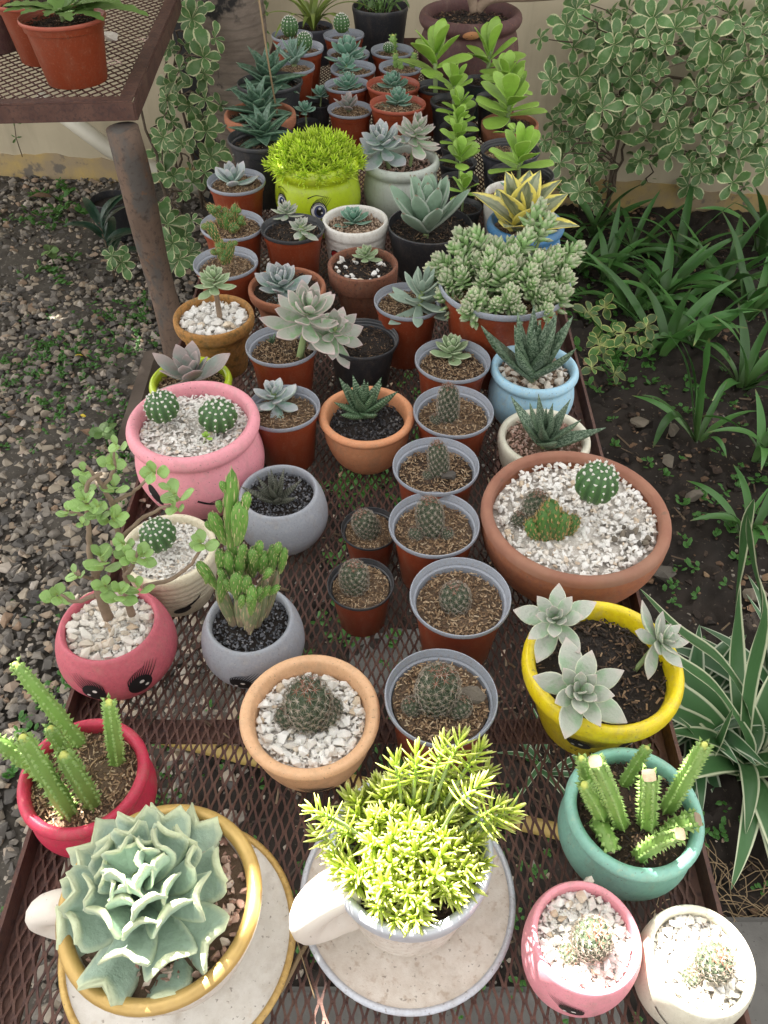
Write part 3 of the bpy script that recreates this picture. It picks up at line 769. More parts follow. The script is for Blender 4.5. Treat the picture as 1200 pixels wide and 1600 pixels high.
for i, (px, py, n, L, w_, lab) in enumerate([
        (1160, 610, 12, .34, .034, 'green lily with long arching leaves near the right edge of the bed'),
        (1035, 560, 12, .38, .034, 'green lily with one long leaf arching right over the dark soil'),
        (945, 440, 14, .32, .030, 'green lily close beside the table next to the blue sedum pot'),
        (1035, 480, 14, .38, .036, 'green lily with dense tall leaves in the middle of the bed'),
        (1125, 460, 13, .40, .038, 'green lily with upright leaves touching the shrub whorls'),
        (1190, 400, 13, .40, .036, 'green lily at the right edge below the shrubs'),
        (990, 400, 11, .32, .028, 'small green lily close to the wall base'),
        (1185, 720, 9, .28, .026, 'small green lily at the right edge behind the striped plants'),
        (1150, 840, 6, .18, .014, 'thin-leaved small lily right of the big terracotta bowl'),
        (925, 370, 11, .32, .028, 'green lily under the low hanging shrub'),
        (1085, 545, 11, .34, .032, 'green lily behind the one with three broad upright leaves'), (985, 500, 12, .30, .030, 'green lily just above the yellow-green vine'), (1060, 415, 12, .36, .034, 'green lily in front of the middle shrub'),
        (905, 430, 10, .26, .026, 'green lily squeezed between the table edge and the blue glazed pot'), (1165, 500, 12, .36, .034, 'green lily right of the bed middle with crossing leaves'), (1170, 830, 8, .26, .022, 'green lily above the tall striped leaves')]):
    strap_clump(lab, at(px, py, 0), n, L, w_, 40 + i, M['strap'], group=G)
# striped plants near right
bp = at(1160, 1200, 0); Yb = bp.y
strap_clump('striped strap plant with white edged leaves and one leaf hanging down, beside the teal pot', bp, 28, .34, .046, 70, M['striped'], el=(.3, 1.2), droop=(.6, 1.9), manual=[
    ([bp, atY(1168, 1080, Yb + .06), atY(1190, 960, Yb + .10), atY(1172, 870, Yb + .10), atY(1168, 805, Yb + .08)], .042),
    ([bp, atY(1150, 1040, Yb + .14), atY(1150, 930, Yb + .18), atY(1160, 840, Yb + .18), atY(1178, 780, Yb + .16)], .04),
    ([bp + Vector((0, 0, .05)), atY(1180, 1130, Yb + .05), atY(1130, 1040, Yb + .06), atY(1060, 985, Yb + .06), atY(1000, 920, Yb + .08)], .036),
    ([bp + Vector((0, 0, .05)), atY(1165, 1150, Yb + .02), atY(1120, 1080, Yb + .02), atY(1070, 1040, Yb + .02), atY(1040, 1020, Yb + .03)], .036),
    ([bp + Vector((0, 0, .05)), atY(1165, 1250, Yb - .02), atY(1166, 1290, Yb - .05), atY(1168, 1340, Yb - .08), atY(1168, 1398, Yb - .11)], .036),
    ([bp, atY(1110, 1190, Yb), atY(1125, 1150, Yb), atY(1146, 1105, Yb)], .026),
    ([bp, atY(1140, 1180, Yb), atY(1100, 1160, Yb), atY(1060, 1120, Yb)], .028)], name='striped_plant')
strap_clump('striped strap plant with narrow pale leaves at the right edge', at(1215, 1130, 0), 26, .36, .042, 71, M['stripes'], el=(.5, 1.3), droop=(.4, 1.6), name='striped_plant')
strap_clump('low striped strap plant growing below the table edge between yellow and teal pot', at(1075, 1130, 0), 26, .30, .038, 72, M['stripes'], el=(.3, 1.2), droop=(.6, 1.8), name='striped_plant')
strap_clump('small striped strap plant below the mesh left of the teal pot', at(850, 1195, 0), 10, .20, .014, 73, M['stripes'], el=(.2, 1.0), name='striped_plant')
# variegated vine by the table edge
M['vine'] = leafmat('vine_leaf', (.07, .17, .035), (.45, .46, .16), .78, rough=.45, trans=.2, var=.5, wob=.9, base=(.4, .42, .15))
vine_me = [flat_leaf(1, pprof(.5, .5), .2, lambda t: .2 - .6 * t, 7, 4, .08, 5 + k).mesh('leaf', M['vine']) for k in range(2)]
def vine(label, base, tp, seed, L=.05):
    r_ = random.Random(seed); base = Vector(base); e = empty('vine', base, label, 'plant')
    for t_ in tp:
        path = [v - base for v in stem_path(base, t_, r_, .03)]
        b = MB(); b.add(*tube(path, .0018, 5)); st = obj('stem', b.mesh('stem', M['weed']), e)
        for q in (path[4], path[-1]): whorl(st, q, (r_.gauss(0, .4), -.4, 1), L, 5, r_, vine_me, (0, .5))
vine('yellow-green variegated vine climbing beside the table edge next to the pale blue pot', at(965, 590, 0), [atY(938, 540, 1.75), atY(975, 520, 1.75), atY(920, 490, 1.75), atY(945, 480, 1.8), atY(1010, 510, 1.7), atY(925, 575, 1.65)], 6)
# palm trunk; the foliage on top is unseen, added to shade the garden
mt, nt, bs = new_mat('palm_bark')
c = mixc(nt, ramp(nt, noise(nt, 9, 6, stretch=(1, 1, 3)), [(.35, 0.0), (.65, 1.0)]), (.27, .22, .18), (.17, .135, .11))
tc = node(nt, 'ShaderNodeTexCoord'); wv = node(nt, 'ShaderNodeTexWave', bands_direction='Z'); wv.inputs['Scale'].default_value = 9; wv.inputs['Distortion'].default_value = 2.5
nt.links.new(tc.outputs['Object'], wv.inputs['Vector'])
c = mixc(nt, ramp(nt, wv.outputs[1], [(.0, .35), (.15, 0.0)]), c, (.09, .075, .062))
c = mixc(nt, ramp(nt, noise(nt, 6, 5), [(.56, 0.0), (.62, 1.0)]), c, (.022, .02, .02))
nt.links.new(c, bs.inputs['Base Color']); bs.inputs['Roughness'].default_value = .9; bump(nt, bs, noise(nt, 30, 6, stretch=(1, 1, 3)), .8, .006)
tb = atY(372, 120, 3.2); tb.z = 0
tree = empty('tree', tb, 'grey ringed tree trunk against the wall behind the plant table', 'tree')
V = []; prof = [(.125 - .018 * min(1, z / 1.2) + .004 * math.sin(z * 28), z) for z in [i * .05 for i in range(92)]]
V, Fs = lathe(prof, 28, .02, 4); b = MB(); b.add(V, Fs); obj('trunk', b.mesh('trunk', mt), tree)
M['panel'] = paint('black_panel', (.02, .021, .023), (.04, .04, .042), .6, 8, .8)
pc = atY(300, 120, 3.36)
b = MB(); b.add(*box(-.04, -.02, 0, .06, .02, 1.3)); tag(obj('post', b.mesh('post', M['panel'], False), loc=(pc.x, pc.y, 0), rot=(0, 0, wr)), 'black post against the wall left of the grey trunk', 'post')

# unseen foliage added overhead for shade, its openings placed to sunlight chosen spots
M['added_leaf'] = leafmat('added_crown_leaf', (.04, .10, .02), (.05, .12, .03), .9, rough=.5, trans=.2, var=.3)
HOLES = []
def hole(px, py, z, ax, ay): p = at(px, py, z); HOLES.append((p.x, p.y, z, ax, ay))
hole(605, 1325, .92, .082, .064)      # golden sedum in the mug
hole(900, 1522, .83, .05, .024)     # near half of the small pink pot
hole(1105, 1510, .83, .058, .036)     # small white pot
hole(215, 1400, .93, .03, .026)       # frilled echeveria
hole(455, 1400, .86, .035, .03)       # mug handle
hole(1080, 1185, .92, .018, .012)      # cut stems in the teal pot
hole(960, 1195, .90, .022, .006)
hole(1050, 1365, .835, .008, .004)
hole(50, 1165, .88, .02, .012)
b = MB(); r_ = random.Random(99)
top = 3.9; kz = (top - .85) / SD.z
cc = Vector((-.1, 1.75, .85)) + SD * kz
crown_c = cc - tb
made = 0
for _ in range(19000):
    a, q = r_.uniform(0, 6.28), math.sqrt(r_.random())
    p = Vector((cc.x + 2.35 * q * math.cos(a), cc.y + 2.45 * q * math.sin(a), top + r_.gauss(0, .22) - .5 * q * q))
    L = r_.uniform(.08, .17); bad = False
    for (hx, hy, hz, ax, ay) in HOLES:
        g = p - SD * ((p.z - hz) / SD.z)
        if ((g.x - hx) / (ax + L * .5)) ** 2 + ((g.y - hy) / (ay + L * .5)) ** 2 < 1: bad = True; break
    if bad: continue
    az = r_.uniform(0, 6.28)
    o = L * .5
    small_leaf(b, p - tb - Vector((math.cos(az) * o, math.sin(az) * o, 0)), az, r_.gauss(0, .35), L, L * .62, r_.random()); made += 1
for _ in range(14000):                       # small leaves added round the openings to sharpen the sun patches
    (hx, hy, hz, ax, ay) = HOLES[_ % len(HOLES)]
    zt = top - .35 + r_.gauss(0, .12)
    p = Vector((hx + r_.gauss(0, .11), hy + r_.gauss(0, .11), hz)); p = p + SD * ((zt - hz) / SD.z)
    L = r_.uniform(.025, .055); bad = False
    for (qx, qy, qz, bx, by) in HOLES:
        g = p - SD * ((p.z - qz) / SD.z)
        if ((g.x - qx) / (bx + L * .4)) ** 2 + ((g.y - qy) / (by + L * .4)) ** 2 < 1: bad = True; break
    if bad: continue
    az = r_.uniform(0, 6.28)
    small_leaf(b, p - tb - Vector((math.cos(az) * L / 2, math.sin(az) * L / 2, 0)), az, r_.gauss(0, .3), L, L * .7, r_.random())
obj('crown', b.mesh('crown', M['added_leaf'], False), tree, kind='stuff')
for k in range(9):
    a = k * .7; q = Vector((crown_c.x + 1.5 * math.cos(a), crown_c.y + 1.5 * math.sin(a), top - .3))
    b = MB(); b.add(*tube([v for v in stem_path(Vector((0, 0, 4.4)), q, r_, .1)], lambda t: .05 * (1 - .8 * t), 8)); obj('added_limb', b.mesh('added_limb', mt), tree)  # unseen limbs added to carry the shading foliage

# ------------------------------------------------------------------ pots
def dense(P, n=4): return catmull(P, n)
PROF = {   # outer profile from the base to the lip, then inside down to the soil; r / R, z / h
 'plastic': ([(.70, 0), (.715, .02), (.885, .82), (.90, .825), (.925, .83), (.948, .93)], 0),
 'rolled': ([(.62, 0), (.70, .02), (.88, .14), (1.0, .34), (1.02, .5), (.97, .68), (.92, .77), (.935, .81), (1.0, .85), (1.03, .91), (.995, .975), (.93, 1.0), (.865, .975), (.84, .91), (.84, .84), (.85, .76)], 4),
 'globe': ([(.55, 0), (.66, .02), (.95, .14), (1.15, .34), (1.2, .52), (1.14, .76), (1.03, .93), (.98, .985), (.93, 1.0), (.885, .97), (.87, .9), (.88, .8), (.9, .72)], 4),
 'egg': ([(.52, 0), (.62, .02), (.80, .2), (.93, .45), (1.0, .72), (1.02, .88), (1.0, .97), (.95, 1.0), (.88, .985), (.85, .93), (.84, .85), (.84, .74)], 4),
 'egg2': ([(.62, 0), (.70, .02), (.90, .14), (1.01, .36), (1.05, .58), (1.04, .8), (1.0, .94), (.965, .99), (.93, 1.0), (.87, .985), (.85, .93), (.84, .85), (.84, .74)], 4),
 'bowl': ([(.5, 0), (.58, .02), (.80, .22), (.94, .5), (.995, .74), (1.0, .88), (.985, .97), (.95, 1.0), (.90, .99), (.885, .94), (.875, .86), (.87, .76)], 4),
 'orange': ([(.5, 0), (.58, .02), (.76, .22), (.88, .5), (.93, .76), (.95, .86), (.99, .89), (1.01, .94), (.985, .985), (.94, 1.0), (.87, .99), (.83, .94), (.80, .85), (.78, .72)], 4),
 'step': ([(.62, 0), (.64, .015), (.82, .60), (.845, .615), (.95, .62), (.97, .64), (1.0, .92), (.99, .98), (.96, 1.0), (.90, .995), (.875, .96), (.86, .86), (.84, .74)], 0),
 'flare': ([(.66, 0), (.68, .02), (.80, .55), (.86, .70), (.94, .76), (.985, .82), (1.0, .92), (.985, .985), (.94, 1.0), (.89, .98), (.875, .92), (.86, .84), (.85, .74)], 4),
 'tub': ([(.74, 0), (.76, .015), (.98, .9), (1.0, .93), (1.0, .985), (.985, 1.0), (.96, .995), (.955, .93), (.93, .8)], 0),
 'ribbed': ([(.70, 0), (.73, .02), (.80, .14), (.87, .36), (.865, .38), (.885, .40), (.875, .46), (.905, .49), (.895, .55), (.92, .58), (.915, .66), (.945, .70), (.94, .78), (.985, .82), (1.0, .9), (.985, .98), (.94, 1.0), (.885, .985), (.87, .93), (.86, .85), (.85, .76)], 2),
 'yellow': ([(.60, 0), (.63, .02), (.76, .35), (.86, .66), (.885, .72), (.94, .76), (.99, .82), (1.0, .90), (.975, .97), (.93, 1.0), (.87, .985), (.84, .93), (.82, .84), (.80, .70)], 4),
 'mug': ([(.66, 0), (.68, .02), (.73, .05), (.78, .12), (.80, .2), (.85, .4), (.89, .68), (.92, .82), (.955, .86), (1.0, .9), (1.0, .965), (.965, 1.0), (.91, .99), (.885, .95), (.87, .88), (.84, .78)], 3),
 'cup': ([(.60, 0), (.62, .03), (.74, .2), (.86, .45), (.935, .72), (.95, .82), (.99, .85), (1.01, .9), (1.0, .97), (.96, 1.0), (.895, .99), (.87, .95), (.86, .88), (.85, .78)], 3),
}
SOILZ = {'plastic': .875, 'rolled': .84, 'globe': .84, 'egg': .86, 'egg2': .87, 'bowl': .87, 'orange': .80, 'step': .88, 'flare': .88, 'tub': .86, 'ribbed': .86, 'yellow': .84, 'mug': .90, 'cup': .90}
def interp_r(prof, z):
    for (r0, z0), (r1, z1) in zip(prof, prof[1:]):
        if z0 <= z <= z1 and z1 > z0: return r0 + (r1 - r0) * (z - z0) / (z1 - z0)
    return prof[-1][0]
chip_cache = {}
def chips(kind, v):
    """loose top dressing for a soil disc of radius 1, as one mesh"""
    if (kind, v) in chip_cache: return chip_cache[(kind, v)]
    r_ = random.Random(hash((len(kind), v)) + ord(kind[0]) * 7 + v); b = MB()
    def scat(n, fn):
        for _ in range(n):
            a, q = r_.uniform(0, 6.28), math.sqrt(r_.random()) * .97
            fn(q * math.cos(a), q * math.sin(a))
    def sliver(x, y):
        l, wd_ = r_.uniform(.045, .125), r_.uniform(.02, .042)
        V, Fs = box(-l / 2, -wd_ / 2, 0, l / 2, wd_ / 2, .012)
        V = [(p[0] * (1 if abs(p[1]) < 9 else 1), p[1] * (1 - .5 * (abs(p[0]) / (l / 2)) * r_.random()), p[2]) for p in V]
        b.add(xf(V, (x, y, r_.uniform(.005, .06)), (r_.uniform(-.5, .5), r_.uniform(-.5, .5), r_.uniform(0, 6.28))), Fs, (r_.random() ** 1.25, 0, 0, 1))
    lib = [chunk(r_, 1, r_.uniform(.5, .9), r_.uniform(.35, .7), 9) for _ in range(12)]
    fl = [chunk(r_, 1, r_.uniform(.5, .9), r_.uniform(.14, .3), 9) for _ in range(12)]
    def ch(lo, hi, L_, tilt):
        def f(x, y):
            s_ = r_.uniform(lo, hi); V, Fs = r_.choice(L_)
            b.add(xf(V, (x, y, r_.uniform(.0, .05)), (r_.gauss(0, tilt), r_.gauss(0, tilt), r_.uniform(0, 6.28)), s_), Fs, (r_.random(), 0, 0, 1))
        return f
    if kind in ('husk', 'bark'): scat(760 if kind == 'husk' else 420, sliver); scat(300, ch(.012, .04, lib, 1))
    if kind == 'bigflake': scat(480, ch(.03, .062, lib, .6)); scat(620, ch(.026, .06, fl, .5))
    if kind == 'flake': scat(900, ch(.04, .09, fl, .35)); scat(300, ch(.02, .05, lib, .8))
    if kind in ('gravel', 'basalt'): scat(560, ch(.035, .075, lib, .9))
    if kind in ('pinkgravel', 'tangravel'): scat(420, ch(.04, .085, lib, .9))
    me = b.mesh(kind + '_dressing', M['flake' if kind == 'bigflake' else kind], False)
    chip_cache[(kind, v)] = me
    return me
soil_cache = {}
def soil_mesh(mat, v):
    if (mat, v) in soil_cache: return soil_cache[(mat, v)]
    r_ = random.Random(v * 13 + 1); V = [(0, 0, .02)]; Fs = []
    nr, ns = 9, 28
    for i in range(1, nr + 1):
        for k in range(ns):
            a = 2 * PI * k / ns; q = i / nr
            z = r_.gauss(0, .018) + .05 * math.sin(q * 5 + v + 2 * math.cos(a)) * (1 - q) - (.06 * q ** 4)
            V.append((q * math.cos(a), q * math.sin(a), z))
    for k in range(ns): Fs.append((0, 1 + k, 1 + (k + 1) % ns))
    for i in range(nr - 1):
        for k in range(ns):
            a, c_ = 1 + i * ns + k, 1 + i * ns + (k + 1) % ns
            Fs.append((a, a + ns, c_ + ns, c_))
    b = MB(); b.add(V, Fs); me = b.mesh('soil', M[mat]); soil_cache[(mat, v)] = me
    return me
stone_cache = {}
def stone_meshes(mat):
    if mat not in stone_cache:
        out = []
        for i in range(7):
            V, Fs = chunk(random.Random(200 + i), 1, .55 + .06 * i, .45 + .05 * (i % 4), 13); b = MB(); b.add(V, Fs); out.append(b.mesh('stone', M[mat], False))
        stone_cache[mat] = out
    return stone_cache[mat]
lathe_cache = {}
pot_n = [0]
def pot(name, label, kind, body, px, cxy_w, k=.9, soil='soil', dress='husk', rim=None, soilz=None, stones=None, cat='potted plant', wob=.004, group=None, seg=56, z0=TZ, tilt=None, base=True):
    """a pot on the table: (px centre of the rim ellipse, its width) fix where it stands and how big it is"""
    cx, cy, wpx = cxy_w
    D = .1
    for _ in range(12):
        p = at(cx, cy, z0 + k * D); D = wpx * depth(p) / F
    h, Rr = k * D, D / 2
    e = empty(name, (p.x, p.y, z0), label, cat, group)
    if rim and not tilt: tilt = (rnd.uniform(-.022, .022), rnd.uniform(-.022, .022), 0)
    if tilt: e.rotation_euler = tilt
    pot_n[0] += 1; v = pot_n[0]
    prof, n = PROF[kind]
    P = dense(prof, n) if n else prof
    key = (kind, body, round(h / Rr, 2), v % 3 if n else 0)
    if key not in lathe_cache:
        kk = h / Rr
        b = MB(); b.add(*lathe([(r, z * kk) for r, z in P], seg, wob if n else 0, v)); me = b.mesh('pot', M[body])
        if not n:
            try: me.set_sharp_from_angle(angle=R(35))
            except Exception: pass
        lathe_cache[key] = me
    e_pot = obj('pot', lathe_cache[key], e, scale=Rr)
    if rim:
        key = ('rim', rim, round(h / Rr, 2))
        if key not in lathe_cache:
            kk = h / Rr
            rp = [(.945, .925), (.985, .935), (1.0, .95), (1.0, .985), (.992, .998), (.975, 1.0), (.962, .99), (.955, .95), (.93, .935), (.922, .90), (.91, .895), (.885, .885), (.855, .80), (.835, .70)]
            b = MB(); b.add(*lathe([(r, z * kk) for r, z in rp], 56, 0, 0, False)); me = b.mesh('rim', M[rim])
            try: me.set_sharp_from_angle(angle=R(40))
            except Exception: pass
            lathe_cache[key] = me
        obj('rim', lathe_cache[key], e, scale=Rr)
    zs = (soilz or SOILZ[kind]) + (rnd.uniform(-.05, .025) if rim else 0)
    inner = [(r, z) for r, z in P[len(P) // 2:]]
    ri = .86 if rim else min(r for r, z in P[-6:]) + .012
    zsoil = zs * h
    so = obj('soil', soil_mesh(soil, v % 3), e, loc=(0, 0, zsoil), rot=(0, 0, v), scale=Rr * ri)
    if dress:
        obj({'husk': 'rice_husk', 'bark': 'mulch', 'flake': 'white_chippings', 'bigflake': 'white_chippings', 'gravel': 'slate_chippings', 'basalt': 'black_chippings', 'pinkgravel': 'pink_chippings', 'tangravel': 'tan_chippings'}[dress],
            chips(dress, v % 3), e, loc=(0, 0, zsoil), rot=(0, 0, v * 1.7), scale=(Rr * ri, Rr * ri, Rr * ri), kind='stuff')
    info = dict(e=e, R=Rr, h=h, zs=zsoil, p=Vector((p.x, p.y, z0)), prof=[(r * Rr, z * h) for r, z in P], ri=Rr * ri, v=v)
    if stones: scatter(info, *stones)
    return info
def scatter(I, mat, size, n, seed=1, rmin=0.0, avoid=(), layers=1.0, zoff=0.0, sector=None):
    """stones lying on the soil of a pot, each an object"""
    r_ = random.Random(seed); done = []; tries = 0
    while len(done) < n and tries < n * 40:
        tries += 1
        a, q = r_.uniform(0, 6.28), math.sqrt(r_.uniform(rmin ** 2, 1))
        s_ = size * r_.uniform(.65, 1.2)
        x, y = math.cos(a) * q * (I['ri'] - s_ * .6), math.sin(a) * q * (I['ri'] - s_ * .6)
        if any((x - ax) ** 2 + (y - ay) ** 2 < ar * ar for ax, ay, ar in avoid): continue
        if sector and not sector(x / I['ri'], y / I['ri']): continue
        z = 0
        hit = [d for d in done if (d[0] - x) ** 2 + (d[1] - y) ** 2 < (.62 * layers * (s_ + d[2])) ** 2]
        if len(hit) > 1: continue
        if hit: z = .35 * s_
        if hit and r_.random() < .75: continue
        done.append((x, y, s_))
        obj('stone', r_.choice(stone_meshes(mat)), I['e'], loc=(x, y, I['zs'] + zoff + s_ * .28 + z), rot=(r_.gauss(0, .4), r_.gauss(0, .4), r_.uniform(0, 6.28)), scale=s_)
def loc(I, px, py, dy=0.0):
    """point of the photograph on the upright plane through the pot's middle, in the pot's own space"""
    return atY(px, py, I['p'].y + dy) - I['p']
def px2m(I, px, q=None): return px * depth(I['p'] + (q or Vector((0, 0, I['h'])))) / F

# ------------------------------------------------------------------ leaves and rosettes
def fat_leaf(mat, wp, tp, phi=lambda t: 0, cup=0.0, rows=9, ns=10, lobes=0.0, keel=0.0):
    """fleshy leaf along +X, length 1"""
    V, cl, Fs = [(0, 0, 0)], [(0, 0, 0, 1)], []
    x = z = 0.0; last = 0
    V = []; cl = []
    for i in range(rows + 1):
        t = i / rows
        if i:
            a = phi((t + last) / 2); x += math.cos(a) / rows; z += math.sin(a) / rows
        last = t
        a = phi(t); nx_, nz_ = -math.sin(a), math.cos(a)
        w2, h2 = wp(t) / 2, tp(t) / 2
        for k in range(ns):
            q = 2 * PI * k / ns
            u, v_ = math.cos(q), math.sin(q)
            u, v_ = math.copysign(abs(u) ** .75, u), math.copysign(abs(v_) ** .7, v_)
            off = v_ * h2 * (.55 if v_ > 0 else 1.0 + keel * (1 - abs(u))) + cup * u * u * w2
            sh = -lobes * abs(u) * t ** 3 * .2
            V.append((x + nx_ * off + sh * math.cos(a), u * w2, z + nz_ * off + sh * math.sin(a))); cl.append((t, abs(u), 1 if v_ > 0 else 0, 1))
    for i in range(rows):
        for k in range(ns):
            k2 = (k + 1) % ns
            Fs.append((i * ns + k, (i + 1) * ns + k, (i + 1) * ns + k2, i * ns + k2))
    Fs.append(tuple(range(ns))); Fs.append(tuple(rows * ns + k for k in reversed(range(ns))))
    b = MB(); b.add(V, Fs, cl)
    return b.mesh('leaf', mat)
def wprof(base, mx, peak, tip=.03, sharp=2.0):
    def f(t):
        if t < peak: s_ = t / peak; return base + (mx - base) * math.sin(s_ * PI / 2) ** 1.2
        s_ = (t - peak) / (1 - peak); return max(tip, mx * (1 - s_ ** sharp))
    return f
def tprof(mx, tip=.02): return lambda t: max(tip, mx * (.55 + .45 * math.sin(min(1, t * 1.6) * PI / 2)) * (1 - t ** 4))
M['echev'] = leafmat('blue_green_succulent', (.17, .34, .25), (.32, .44, .37), .82, tip=(.38, .42, .36), rough=.55, var=.14, tpos=.88)
M['echevgreen'] = leafmat('pale_green_succulent', (.32, .43, .24), (.46, .54, .36), .8, tip=(.5, .48, .36), rough=.5, var=.14, tpos=.88)
M['ghost'] = leafmat('grey_pink_succulent', (.31, .42, .29), (.56, .58, .45), .84, tip=(.50, .43, .40), rough=.42, var=.14, mottle=(2.0, (.385, .41, .355)), base=(.30, .47, .25))
M['ghostgreen'] = leafmat('pearly_succulent', (.29, .44, .255), (.52, .46, .42), .74, tip=(.52, .40, .40), rough=.5, var=.16, mottle=(2.0, (.40, .42, .36)), wob=.5)
M['pearl'] = leafmat('powdery_blue_succulent', (.26, .40, .33), (.44, .52, .46), .8, tip=(.5, .46, .48), rough=.6, var=.15, mottle=(2.2, (.38, .42, .44)))
M['silvergreen'] = leafmat('silver_green_succulent', (.27, .36, .29), (.40, .46, .38), .85, rough=.6, var=.14)
M['violet'] = leafmat('violet_grey_succulent', (.29, .34, .30), (.50, .40, .39), .86, tip=(.45, .34, .33), rough=.5, var=.15, mottle=(1.8, (.34, .30, .285)))
M['haw'] = leafmat('dark_banded_succulent', (.035, .085, .035), (.06, .12, .055), .9, rough=.45, var=.2, bands=(85, (.30, .38, .26), .75))
M['hawgrey'] = leafmat('dull_banded_succulent', (.055, .06, .045), rough=.55, var=.2, bands=(85, (.20, .20, .16), .6))
M['hawdark'] = leafmat('spotted_aloe', (.035, .08, .04), (.09, .15, .085), .9, rough=.45, var=.2, mottle=(34, (.20, .27, .19)))
M['hawplain'] = leafmat('blue_green_pointed_leaf', (.04, .10, .055), (.10, .18, .11), .88, tip=(.26, .25, .18), rough=.42, var=.2, tpos=.93, mottle=(14, (.10, .18, .13)))
M['aloe'] = leafmat('grey_green_aloe', (.15, .26, .20), (.26, .36, .30), .85, rough=.5, var=.15, mottle=(18, (.21, .33, .26)))
M['kal'] = leafmat('bright_green_fleshy', (.33, .55, .085), (.45, .64, .16), .88, rough=.38, trans=.18, var=.12)
M['sans'] = leafmat('yellow_striped_leaf', (.17, .21, .13), (.80, .70, .16), .55, rough=.42, var=.12, wob=.5, mottle=(3.5, (.30, .33, .21), (.6, 5, 5)))
M['felt'] = leafmat('felted_grey_leaf', (.24, .35, .255), (.34, .40, .335), .8, tip=(.20, .14, .10), rough=.9, var=.12, tpos=.95)
M['plump'] = leafmat('plump_sedum_leaf', (.25, .41, .155), (.33, .46, .22), .9, tip=(.48, .46, .33), rough=.5, var=.16, tpos=.75, mottle=(2, (.36, .42, .27)))
M['topsy'] = leafmat('frilled_white_green', (.41, .54, .44), (.55, .64, .48), .82, tip=(.62, .68, .45), rough=.55, trans=.10, var=.10, tpos=.9)
M['gold_sedum'] = leafmat('golden_sedum_leaf', (.54, .64, .10), tip=(.70, .72, .30), rough=.45, trans=.35, var=.18, base=(.33, .48, .06), tpos=.6)
M['lime_sedum'] = leafmat('lime_sedum_leaf', (.60, .80, .05), tip=(.70, .85, .10), rough=.45, trans=.35, var=.16, base=(.42, .62, .04), tpos=.6)
M['stemgreen'] = leafmat('succulent_stem', (.25, .33, .14), rough=.6)
M['stembrown'] = paint('woody_stem', (.20, .145, .10), (.30, .22, .16), .8, 60, .9, bscale=120, bstr=.4)
LEAF = {
 'echev': fat_leaf(M['echev'], wprof(.2, .50, .66, .03, 2.4), tprof(.12), lambda t: -.15 + .75 * t, .16),
 'echevgreen': fat_leaf(M['echevgreen'], wprof(.2, .48, .62, .03, 2.2), tprof(.14), lambda t: -.1 + .6 * t, .18),
 'ghost': fat_leaf(M['ghost'], wprof(.19, .46, .56, .02, 1.8), tprof(.17, .03), lambda t: -.1 + .45 * t, .16),
 'ghostgreen': fat_leaf(M['ghostgreen'], wprof(.17, .42, .62, .02, 2.0), tprof(.12), lambda t: -.2 + .9 * t, .2),
 'pearl': fat_leaf(M['pearl'], wprof(.19, .47, .62, .03, 2.3), tprof(.13), lambda t: -.2 + .85 * t, .2),
 'pachy': fat_leaf(M['pearl'], wprof(.19, .48, .60, .05, 2.6), tprof(.22), lambda t: -.1 + .4 * t, .05),
 'silvergreen': fat_leaf(M['silvergreen'], wprof(.16, .30, .62, .03, 2.2), tprof(.15), lambda t: -.1 + .5 * t, .16),
 'violet': fat_leaf(M['violet'], wprof(.2, .50, .6, .03, 2.2), tprof(.055), lambda t: -.1 + .5 * t, .22),
 'haw': fat_leaf(M['haw'], wprof(.42, .43, .18, .015, 1.2), tprof(.15, .012), lambda t: .15 + .12 * t, .16, keel=.5),
 'hawgrey': fat_leaf(M['hawgrey'], wprof(.30, .31, .18, .012, 1.15), tprof(.14, .01), lambda t: .1 + .15 * t, .16, keel=.4),
 'hawdark': fat_leaf(M['hawdark'], wprof(.29, .31, .22, .012, 1.2), tprof(.13, .01), lambda t: .1 + .22 * t, .2, keel=.4),
 'hawplain': fat_leaf(M['hawplain'], wprof(.34, .42, .25, .012, 1.35), tprof(.13, .01), lambda t: .1 - .35 * t, .24, keel=.4),
 'aloe': fat_leaf(M['aloe'], wprof(.28, .29, .2, .012, 1.25), tprof(.13, .01), lambda t: .1 + .15 * t, .2, keel=.3),
 'kal': fat_leaf(M['kal'], wprof(.15, .56, .70, .12, 3.0), tprof(.055), lambda t: .1 - .15 * t, .16),
 'sans': fat_leaf(M['sans'], wprof(.36, .58, .42, .012, 1.8), tprof(.035, .008), lambda t: .1 - .25 * t, .26),
 'felt': fat_leaf(M['felt'], wprof(.16, .36, .6, .03, 2.2), tprof(.12), lambda t: .05 + .1 * t, .14),
 'topsy2': fat_leaf(M['topsy'], wprof(.22, .62, .80, .42, 4.0), (lambda t: .14 - .03 * t), lambda t: .1 if t < .62 else .1 + (t - .62) * 2.0, -.5, 16, 16, lobes=-.7),
 'topsy': fat_leaf(M['topsy'], wprof(.22, .62, .76, .44, 4.0), (lambda t: .15 - .04 * t), lambda t: .05 if t < .6 else .05 + (t - .6) * 2.6, -.40, 16, 16, lobes=.25),
}
